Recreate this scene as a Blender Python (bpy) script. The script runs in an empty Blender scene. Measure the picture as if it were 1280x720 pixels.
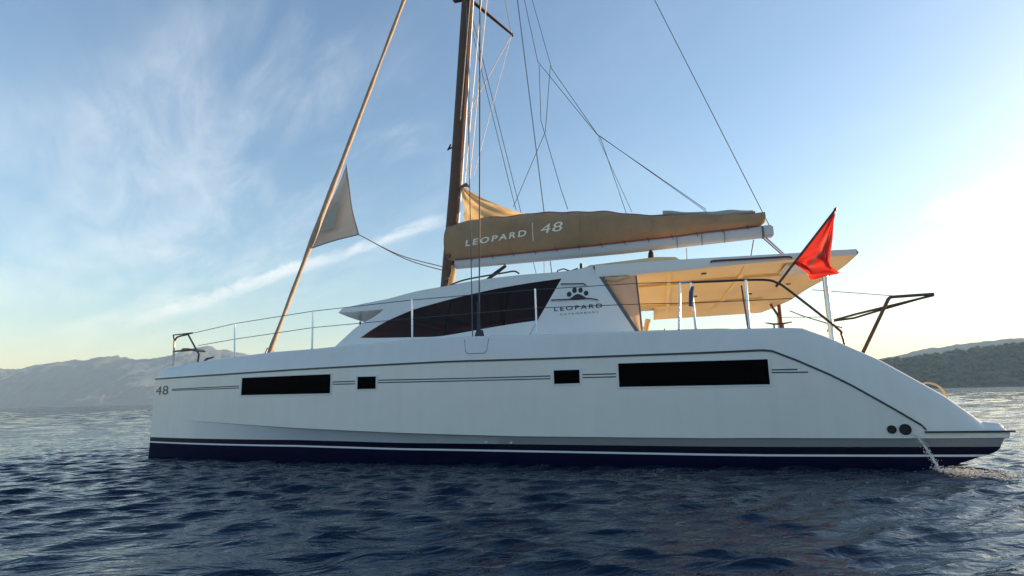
import bpy, bmesh, math, random
import numpy as np
from mathutils import Vector, Matrix, noise
R = math.radians
random.seed(4)
scene = bpy.context.scene
col = scene.collection

# ------------------------------------------------------------------ camera
cd = bpy.data.cameras.new("camera")
cam = bpy.data.objects.new("camera", cd)
col.objects.link(cam)
cam.matrix_world = Matrix(((0.961463, 0.068391, 0.266291, 10.56),
                           (0.274149, -0.165374, -0.947362, -9.08),
                           (-0.020753, 0.983857, -0.17775, 1.03),
                           (0, 0, 0, 1)))
cd.sensor_width = 36.0
cd.lens = 36.0 * 750 / 1280
cd.clip_start = 0.1
cd.clip_end = 60000
scene.camera = cam

# ------------------------------------------------------------------ light
HAZE_DENSITY = 0.00020
SUN_EL, SUN_AZ = 10.0, 33.0           # azimuth counted from +X (stern) towards +Y (starboard)
world = bpy.data.worlds.new("World")
scene.world = world
world.use_nodes = True
wt = world.node_tree
wt.nodes.clear()


def wn(kind, **kw):
    n = wt.nodes.new(kind)
    for k, v in kw.items():
        setattr(n, k, v)
    return n


def wmath(op, a, b=None, clamp=False):
    n = wn('ShaderNodeMath', operation=op, use_clamp=clamp)
    for i, v in enumerate((a, b)):
        if v is None:
            continue
        if isinstance(v, (int, float)):
            n.inputs[i].default_value = v
        else:
            wt.links.new(v, n.inputs[i])
    return n.outputs[0]


def wdot(vec, d):
    n = wn('ShaderNodeVectorMath', operation='DOT_PRODUCT')
    wt.links.new(vec, n.inputs[0])
    n.inputs[1].default_value = d
    return n.outputs['Value']


def wramp(v, lo, hi, a=0.0, b=1.0):
    n = wn('ShaderNodeMapRange', interpolation_type='SMOOTHSTEP')
    wt.links.new(v, n.inputs[0])
    for i, x in enumerate((lo, hi, a, b)):
        n.inputs[i + 1].default_value = x
    return n.outputs[0]


sky = wn('ShaderNodeTexSky', sky_type='NISHITA')
sky.sun_disc = False
sky.sun_elevation = R(SUN_EL)
sky.sun_rotation = R(90 - SUN_AZ)
sky.air_density = 1.0
sky.dust_density = 1.1
sky.ozone_density = 2.5
tc = wn('ShaderNodeTexCoord')
gen = tc.outputs['Generated']
nrm = wn('ShaderNodeVectorMath', operation='NORMALIZE')
wt.links.new(gen, nrm.inputs[0])
D = nrm.outputs[0]
sep = wn('ShaderNodeSeparateXYZ')
wt.links.new(D, sep.inputs[0])
zc = wmath('MAXIMUM', sep.outputs[2], 0.02)
px = wmath('DIVIDE', sep.outputs[0], wmath('ADD', zc, 0.08))
py = wmath('DIVIDE', sep.outputs[1], wmath('ADD', zc, 0.08))
comb = wn('ShaderNodeCombineXYZ')
wt.links.new(px, comb.inputs[0])
wt.links.new(py, comb.inputs[1])


def wnoise(scale, rot, sc, detail=8, rough=0.6, dist=0.0):
    m = wn('ShaderNodeMapping')
    wt.links.new(comb.outputs[0], m.inputs[0])
    m.vector_type = 'TEXTURE'
    m.inputs['Rotation'].default_value = (0, 0, R(rot))
    m.inputs['Scale'].default_value = sc
    n = wn('ShaderNodeTexNoise')
    wt.links.new(m.outputs[0], n.inputs['Vector'])
    n.inputs['Scale'].default_value = scale
    n.inputs['Detail'].default_value = detail
    n.inputs['Roughness'].default_value = rough
    n.inputs['Distortion'].default_value = dist
    return n.outputs[0]


def patch(d, c0, c1):
    return wramp(wdot(D, d), c0, c1)


wisp = wnoise(1.5, -30, (2.6, 0.9, 1), 7, 0.52, 0.9)
fine = wnoise(5.0, -42, (2.8, 0.8, 1), 8, 0.65, 0.7)
mix = wmath('ADD', wmath('MULTIPLY', wisp, 0.65), wmath('MULTIPLY', fine, 0.35))
veil = wramp(mix, 0.40, 0.74)
m1 = wmath('ADD', patch((-0.60, 0.72, 0.345), 0.965, 0.995), wmath('MULTIPLY', patch((-0.755, 0.61, 0.22), 0.955, 0.99), 0.7), True)
m1 = wmath('ADD', m1, wmath('MULTIPLY', patch((-0.53, 0.745, 0.41), 0.97, 0.995), 0.8), True)
cirrus = wmath('MULTIPLY', veil, wmath('ADD', wmath('MULTIPLY', m1, 0.36), 0.05))
# one straight old contrail and one small bank of cloud
A, B = Vector((-0.6771, 0.7204, 0.1501)), Vector((-0.2267, 0.9162, 0.3303))
N = A.cross(B).normalized()
dist = wmath('ABSOLUTE', wmath('ADD', wdot(D, N), wmath('MULTIPLY', wmath('SUBTRACT', fine, 0.5), 0.035)))
trail = wmath('MULTIPLY', wramp(dist, 0.002, 0.014, 1.0, 0.0), patch((-0.555, 0.805, 0.205), 0.955, 0.99))
trail = wmath('MULTIPLY', trail, wramp(fine, 0.25, 0.6, 0.12, 0.40))
bankn = wnoise(3.0, 0, (1.6, 1.0, 1), 8, 0.6, 0.3)
b1 = wmath('MULTIPLY', patch((0.400, 0.900, 0.190), 0.9989, 0.9999), wramp(bankn, 0.42, 0.6))
b2 = wmath('MULTIPLY', patch((0.410, 0.900, 0.165), 0.9990, 0.9999), wramp(bankn, 0.40, 0.6))
bank = wmath('MULTIPLY', wmath('ADD', b1, b2, True), 0.4)
mask = wmath('ADD', wmath('ADD', cirrus, trail, True), bank, True)
mask = wmath('MULTIPLY', mask, wramp(sep.outputs[2], 0.03, 0.12))
cmix = wn('ShaderNodeMix', data_type='RGBA')
wt.links.new(mask, cmix.inputs[0])
hsv = wn('ShaderNodeHueSaturation')
hsv.inputs['Saturation'].default_value = 0.98
wt.links.new(sky.outputs[0], hsv.inputs['Color'])
wt.links.new(hsv.outputs[0], cmix.inputs[6])
cmix.inputs[7].default_value = (4.0, 4.15, 4.35, 1)
bg = wn('ShaderNodeBackground')
wt.links.new(cmix.outputs[2], bg.inputs[0])
bg.inputs[1].default_value = 0.15
wo = wn('ShaderNodeOutputWorld')
wt.links.new(bg.outputs[0], wo.inputs[0])

sd = bpy.data.lights.new("sun", 'SUN')
sd.energy = 5.0
sd.angle = R(0.5)
sd.color = (1.0, 0.74, 0.46)
sun = bpy.data.objects.new("sun", sd)
col.objects.link(sun)
sdir = Vector((math.cos(R(SUN_EL)) * math.cos(R(SUN_AZ)), math.cos(R(SUN_EL)) * math.sin(R(SUN_AZ)), math.sin(R(SUN_EL))))
sun.rotation_euler = sdir.to_track_quat('Z', 'Y').to_euler()
sun.location = (60, 60, 40)

vs = scene.view_settings
vs.view_transform = 'Standard'
vs.look = 'None'
vs.gamma = 1
vs.exposure = 1.0
vs.use_curve_mapping = False
scene.render.engine = 'CYCLES'
cy = scene.cycles
cy.use_denoising = True
cy.max_bounces = 7
cy.diffuse_bounces = 3
cy.glossy_bounces = 4
cy.transmission_bounces = 6
cy.transparent_max_bounces = 10
cy.volume_bounces = 0
cy.sample_clamp_indirect = 6.0
cy.blur_glossy = 0.6

# ------------------------------------------------------------------ materials
def mat(name, base=(0.5, 0.5, 0.5), rough=0.5, metal=0.0, coat=0.0, bump=None, var=None, transl=None, ior=None, spec=None):
    """Principled material; var = (scale, amount) mottles the colour, bump = (scale, strength, distance)."""
    m = bpy.data.materials.new(name)
    m.use_nodes = True
    nt = m.node_tree
    b = nt.nodes['Principled BSDF']
    b.inputs['Base Color'].default_value = (*base, 1)
    b.inputs['Roughness'].default_value = rough
    b.inputs['Metallic'].default_value = metal
    b.inputs['Coat Weight'].default_value = coat
    if spec is not None:
        b.inputs['Specular IOR Level'].default_value = spec
    if ior:
        b.inputs['IOR'].default_value = ior
    t = nt.nodes.new('ShaderNodeTexCoord')
    if var:
        n = nt.nodes.new('ShaderNodeTexNoise')
        n.inputs['Scale'].default_value = var[0]
        n.inputs['Detail'].default_value = 6
        n.inputs['Roughness'].default_value = 0.65
        nt.links.new(t.outputs['Object'], n.inputs['Vector'])
        mr = nt.nodes.new('ShaderNodeMapRange')
        mr.inputs[1].default_value, mr.inputs[2].default_value = 0.3, 0.7
        mr.inputs[3].default_value, mr.inputs[4].default_value = 1 - var[1], 1 + var[1]
        nt.links.new(n.outputs[0], mr.inputs[0])
        mx = nt.nodes.new('ShaderNodeVectorMath')
        mx.operation = 'SCALE'
        mx.inputs[0].default_value = base
        nt.links.new(mr.outputs[0], mx.inputs['Scale'])
        nt.links.new(mx.outputs[0], b.inputs['Base Color'])
    if bump:
        n = nt.nodes.new('ShaderNodeTexNoise')
        n.inputs['Scale'].default_value = bump[0]
        n.inputs['Detail'].default_value = 5
        nt.links.new(t.outputs['Object'], n.inputs['Vector'])
        bp = nt.nodes.new('ShaderNodeBump')
        bp.inputs['Strength'].default_value = bump[1]
        bp.inputs['Distance'].default_value = bump[2]
        nt.links.new(n.outputs[0], bp.inputs['Height'])
        nt.links.new(bp.outputs[0], b.inputs['Normal'])
    if transl:
        tr = nt.nodes.new('ShaderNodeBsdfTranslucent')
        tr.inputs[0].default_value = (*base, 1)
        ms = nt.nodes.new('ShaderNodeMixShader')
        ms.inputs[0].default_value = transl
        nt.links.new(b.outputs[0], ms.inputs[1])
        nt.links.new(tr.outputs[0], ms.inputs[2])
        nt.links.new(ms.outputs[0], nt.nodes['Material Output'].inputs[0])
    return m


def glass(name, tint, clear, rough=0.04, base=(0.006, 0.004, 0.005)):
    m = mat(name, base, rough, spec=0.18)
    nt = m.node_tree
    tr = nt.nodes.new('ShaderNodeBsdfTransparent')
    tr.inputs[0].default_value = (*tint, 1)
    ms = nt.nodes.new('ShaderNodeMixShader')
    ms.inputs[0].default_value = clear
    nt.links.new(nt.nodes['Principled BSDF'].outputs[0], ms.inputs[1])
    nt.links.new(tr.outputs[0], ms.inputs[2])
    nt.links.new(ms.outputs[0], nt.nodes['Material Output'].inputs[0])
    return m


M = dict(
    gel=mat('white_gelcoat', (0.74, 0.72, 0.69), 0.25, coat=0.35, var=(0.9, 0.035), bump=(0.8, 0.05, 0.02)),
    gel2=mat('white_gelcoat_panel', (0.76, 0.75, 0.73), 0.30, coat=0.1, var=(1.1, 0.03)),
    grey=mat('chine_shade_gelcoat', (0.50, 0.53, 0.58), 0.35, var=(1.2, 0.05)),  # white gelcoat with the shade under the chine put into its colour
    navy=mat('navy_boot_stripe', (0.004, 0.005, 0.020), 0.4, spec=0.1),
    anti=mat('navy_antifouling', (0.004, 0.005, 0.030), 0.7, var=(3, 0.25), spec=0.1),
    white=mat('white_stripe', (0.8, 0.8, 0.85), 0.35),
    line=mat('dark_blue_line', (0.012, 0.026, 0.040), 0.35),
    pin=mat('blue_pinstripe', (0.03, 0.055, 0.085), 0.4),
    black=mat('black_acrylic', (0.002, 0.002, 0.003), 0.2, spec=0.01),
    frame=mat('pale_window_frame', (0.70, 0.71, 0.72), 0.4),
    rubber=mat('black_rubber', (0.012, 0.012, 0.013), 0.6),
    steel=mat('stainless_steel', (0.62, 0.62, 0.62), 0.22, metal=1.0),
    wire=mat('steel_wire', (0.10, 0.11, 0.12), 0.45, metal=0.6),
    rope=mat('pale_rope', (0.55, 0.50, 0.44), 0.9),
    rdark=mat('dark_rope', (0.05, 0.05, 0.06), 0.9),
    rred=mat('red_flecked_rope', (0.35, 0.07, 0.05), 0.9),
    mast=mat('painted_mast_alloy', (0.13, 0.068, 0.045), 0.42, var=(2.5, 0.08), spec=0.2),
    boom=mat('white_boom_paint', (0.46, 0.47, 0.48), 0.35, var=(2, 0.04)),
    bag=mat('tan_sail_canvas', (0.34, 0.215, 0.12), 0.9, var=(2.2, 0.14), bump=(4, 0.7, 0.05)),
    letter=mat('cream_lettering', (0.90, 0.80, 0.68), 0.7),
    sail=mat('cream_sailcloth', (0.62, 0.46, 0.25), 0.8, var=(2.0, 0.15), bump=(3, 0.5, 0.05), transl=0.45),
    jib=mat('grey_beige_sailcloth', (0.42, 0.40, 0.37), 0.85, var=(1.5, 0.12), bump=(3, 0.4, 0.04), transl=0.12),
    jibroll=mat('rolled_sailcloth', (0.42, 0.31, 0.22), 0.8, var=(2.5, 0.15), bump=(9, 0.5, 0.03)),
    patch=mat('pale_sail_patch', (0.62, 0.57, 0.48), 0.8, transl=0.3),
    head=mat('glow_tinted_headliner', (0.90, 0.69, 0.38), 0.5, var=(0.8, 0.06)),  # white underside; warm glow of the low sun is put into this colour
    curtain=mat('beige_clear_curtain', (0.52, 0.44, 0.38), 0.45, var=(1.2, 0.12), transl=0.45),
    canvas=mat('grey_trim', (0.12, 0.12, 0.13), 0.7),
    teak=mat('warm_cabinet_wood', (0.16, 0.045, 0.03), 0.4, var=(2, 0.3)),
    seat=mat('maroon_upholstery', (0.16, 0.03, 0.035), 0.7, var=(3, 0.2)),
    nav=mat('navy_lettering', (0.006, 0.010, 0.03), 0.4),
    subt=mat('grey_lettering', (0.10, 0.12, 0.15), 0.5),
    bluebelt=mat('blue_webbing', (0.05, 0.10, 0.22), 0.8),
    foam=mat('white_foam', (0.84, 0.82, 0.79), 0.4, transl=0.5),
    tanpad=mat('tan_cushion', (0.62, 0.46, 0.27), 0.8, var=(3, 0.1)),
    nonskid=mat('pale_deck_nonskid', (0.62, 0.62, 0.60), 0.7, var=(30, 0.05)),
    dwire=mat('dark_tube', (0.085, 0.055, 0.042), 0.35, metal=0.3),
)
# faint vertical run marks and salt on the topsides
nt_ = M['gel'].node_tree
b_ = nt_.nodes['Principled BSDF']
src = b_.inputs['Base Color'].links[0].from_socket
tcn = nt_.nodes.new('ShaderNodeTexCoord')
mpn = nt_.nodes.new('ShaderNodeMapping')
mpn.inputs['Scale'].default_value = (7, 7, 0.55)
nt_.links.new(tcn.outputs['Object'], mpn.inputs[0])
sn = nt_.nodes.new('ShaderNodeTexNoise')
sn.inputs['Scale'].default_value = 1.0
sn.inputs['Detail'].default_value = 6
nt_.links.new(mpn.outputs[0], sn.inputs['Vector'])
sr = nt_.nodes.new('ShaderNodeMapRange')
for i, x in enumerate((0.42, 0.78, 1.0, 0.955)):
    sr.inputs[i + 1].default_value = x
nt_.links.new(sn.outputs[0], sr.inputs[0])
sm_ = nt_.nodes.new('ShaderNodeVectorMath')
sm_.operation = 'SCALE'
nt_.links.new(src, sm_.inputs[0])
nt_.links.new(sr.outputs[0], sm_.inputs['Scale'])
nt_.links.new(sm_.outputs[0], b_.inputs['Base Color'])
M['glass'] = glass('dark_cabin_glass', (0.80, 0.42, 0.40), 0.20)

# ------------------------------------------------------------------ helpers
WO = {}                                # world origin of every object built


def obj(name, verts, faces, m, parent=None, smooth=30, at=None):
    """ONE mesh object from world-space verts; smooth = sharp-edge angle in degrees or None for flat."""
    v = np.array(verts, float).reshape(-1, 3)
    if at is None:
        at = ((v[:, 0].min() + v[:, 0].max()) / 2, (v[:, 1].min() + v[:, 1].max()) / 2, v[:, 2].min())
    at = np.array(at, float)
    me = bpy.data.meshes.new(name)
    me.from_pydata((v - at).tolist(), [], [list(f) for f in faces])
    ms = m if isinstance(m, (list, tuple)) else [m]
    for x in ms:
        me.materials.append(x)
    bm = bmesh.new()
    bm.from_mesh(me)
    bmesh.ops.remove_doubles(bm, verts=bm.verts, dist=1e-5)
    bmesh.ops.recalc_face_normals(bm, faces=bm.faces)
    bm.to_mesh(me)
    bm.free()
    if smooth:
        me.polygons.foreach_set('use_smooth', [True] * len(me.polygons))
        me.set_sharp_from_angle(angle=R(smooth))
    o = bpy.data.objects.new(name, me)
    col.objects.link(o)
    WO[o.name] = at
    if parent:
        o.parent = parent
        o.location = (at - WO[parent.name]).tolist()
    else:
        o.location = at.tolist()
    return o


def empty(name, at):
    o = bpy.data.objects.new(name, None)
    o.empty_display_size = 0.5
    col.objects.link(o)
    o.location = at
    WO[o.name] = np.array(at, float)
    return o


def tag(o, label=None, cat=None, group=None, kind=None):
    for k, x in (('label', label), ('category', cat), ('group', group), ('kind', kind)):
        if x:
            o[k] = x
    return o


class MB:
    def __init__(s):
        s.v, s.f = [], []

    def add(s, v, f):
        n = len(s.v)
        s.v += [tuple(p) for p in v]
        s.f += [tuple(i + n for i in q) for q in f]
        return s

    def box(s, c, size, rot=None, bev=0.0):
        x, y, z = [k / 2 for k in size]
        bm = bmesh.new()
        bmesh.ops.create_cube(bm, size=1)
        for q in bm.verts:
            q.co = Vector((q.co.x * 2 * x, q.co.y * 2 * y, q.co.z * 2 * z))
        if bev:
            bmesh.ops.bevel(bm, geom=list(bm.edges), offset=bev, segments=2, affect='EDGES')
        m = rot.to_matrix() if hasattr(rot, 'to_matrix') else (rot or Matrix.Identity(3))
        c = Vector(c)
        bm.verts.index_update()
        s.add([c + m @ q.co for q in bm.verts], [[q.index for q in f.verts] for f in bm.faces])
        bm.free()
        return s

    def tube(s, pts, r, n=8, cap=True, flat=1.0):
        pts = [Vector(p) for p in pts]
        rs = r if isinstance(r, (list, tuple)) else [r] * len(pts)
        rings = []
        prev = None
        for i, p in enumerate(pts):
            d = ((pts[i] - pts[i - 1]).normalized() if i else Vector()) + ((pts[i + 1] - pts[i]).normalized() if i + 1 < len(pts) else Vector())
            d.normalize()
            if prev is None:
                a = d.cross(Vector((0, 0, 1)))
                if a.length < 0.1:
                    a = d.cross(Vector((0, 1, 0)))
            else:
                a = prev - d * prev.dot(d)
            a.normalize()
            prev = a
            b = d.cross(a)
            rings.append([p + (a * math.cos(2 * math.pi * k / n) + b * math.sin(2 * math.pi * k / n) * flat) * rs[i] for k in range(n)])
        return s.loft(rings, True, cap)

    def loft(s, rings, closed=True, cap=False):
        n = len(rings[0])
        v = [p for r_ in rings for p in r_]
        f = []
        for i in range(len(rings) - 1):
            for k in range(n if closed else n - 1):
                k2 = (k + 1) % n
                f.append((i * n + k, i * n + k2, (i + 1) * n + k2, (i + 1) * n + k))
        if cap:
            f.append(tuple(range(n)))
            f.append(tuple(range((len(rings) - 1) * n, len(rings) * n)))
        return s.add(v, f)

    def poly(s, outer, thick):
        """prism: closed outline extruded by the vector thick"""
        t = Vector(thick)
        n = len(outer)
        v = [Vector(p) for p in outer] + [Vector(p) + t for p in outer]
        f = [tuple(range(n)), tuple(range(n, 2 * n))] + [(i, (i + 1) % n, (i + 1) % n + n, i + n) for i in range(n)]
        return s.add(v, f)

    def build(s, name, m, parent=None, smooth=35, at=None):
        return obj(name, s.v, s.f, m, parent, smooth, at)


def spline(pts, n=6):
    """Catmull-Rom through the points"""
    P = [np.array(p, float) for p in pts]
    P = [2 * P[0] - P[1]] + P + [2 * P[-1] - P[-2]]
    out = []
    for i in range(1, len(P) - 2):
        for k in range(n):
            t = k / n
            a, b, c, d = P[i - 1:i + 3]
            out.append(tuple(0.5 * (2 * b + (c - a) * t + (2 * a - 5 * b + 4 * c - d) * t * t + (3 * b - a - 3 * c + d) * t ** 3)))
    out.append(tuple(P[-2]))
    return out


def interp(pts, ax=0, val=2):
    xs = [p[ax] for p in pts]
    ys = [p[val] for p in pts]
    return lambda x: float(np.interp(x, xs, ys))


CL = 3.82


def mir(p):
    return (p[0], 2 * CL - p[1], p[2])


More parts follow.
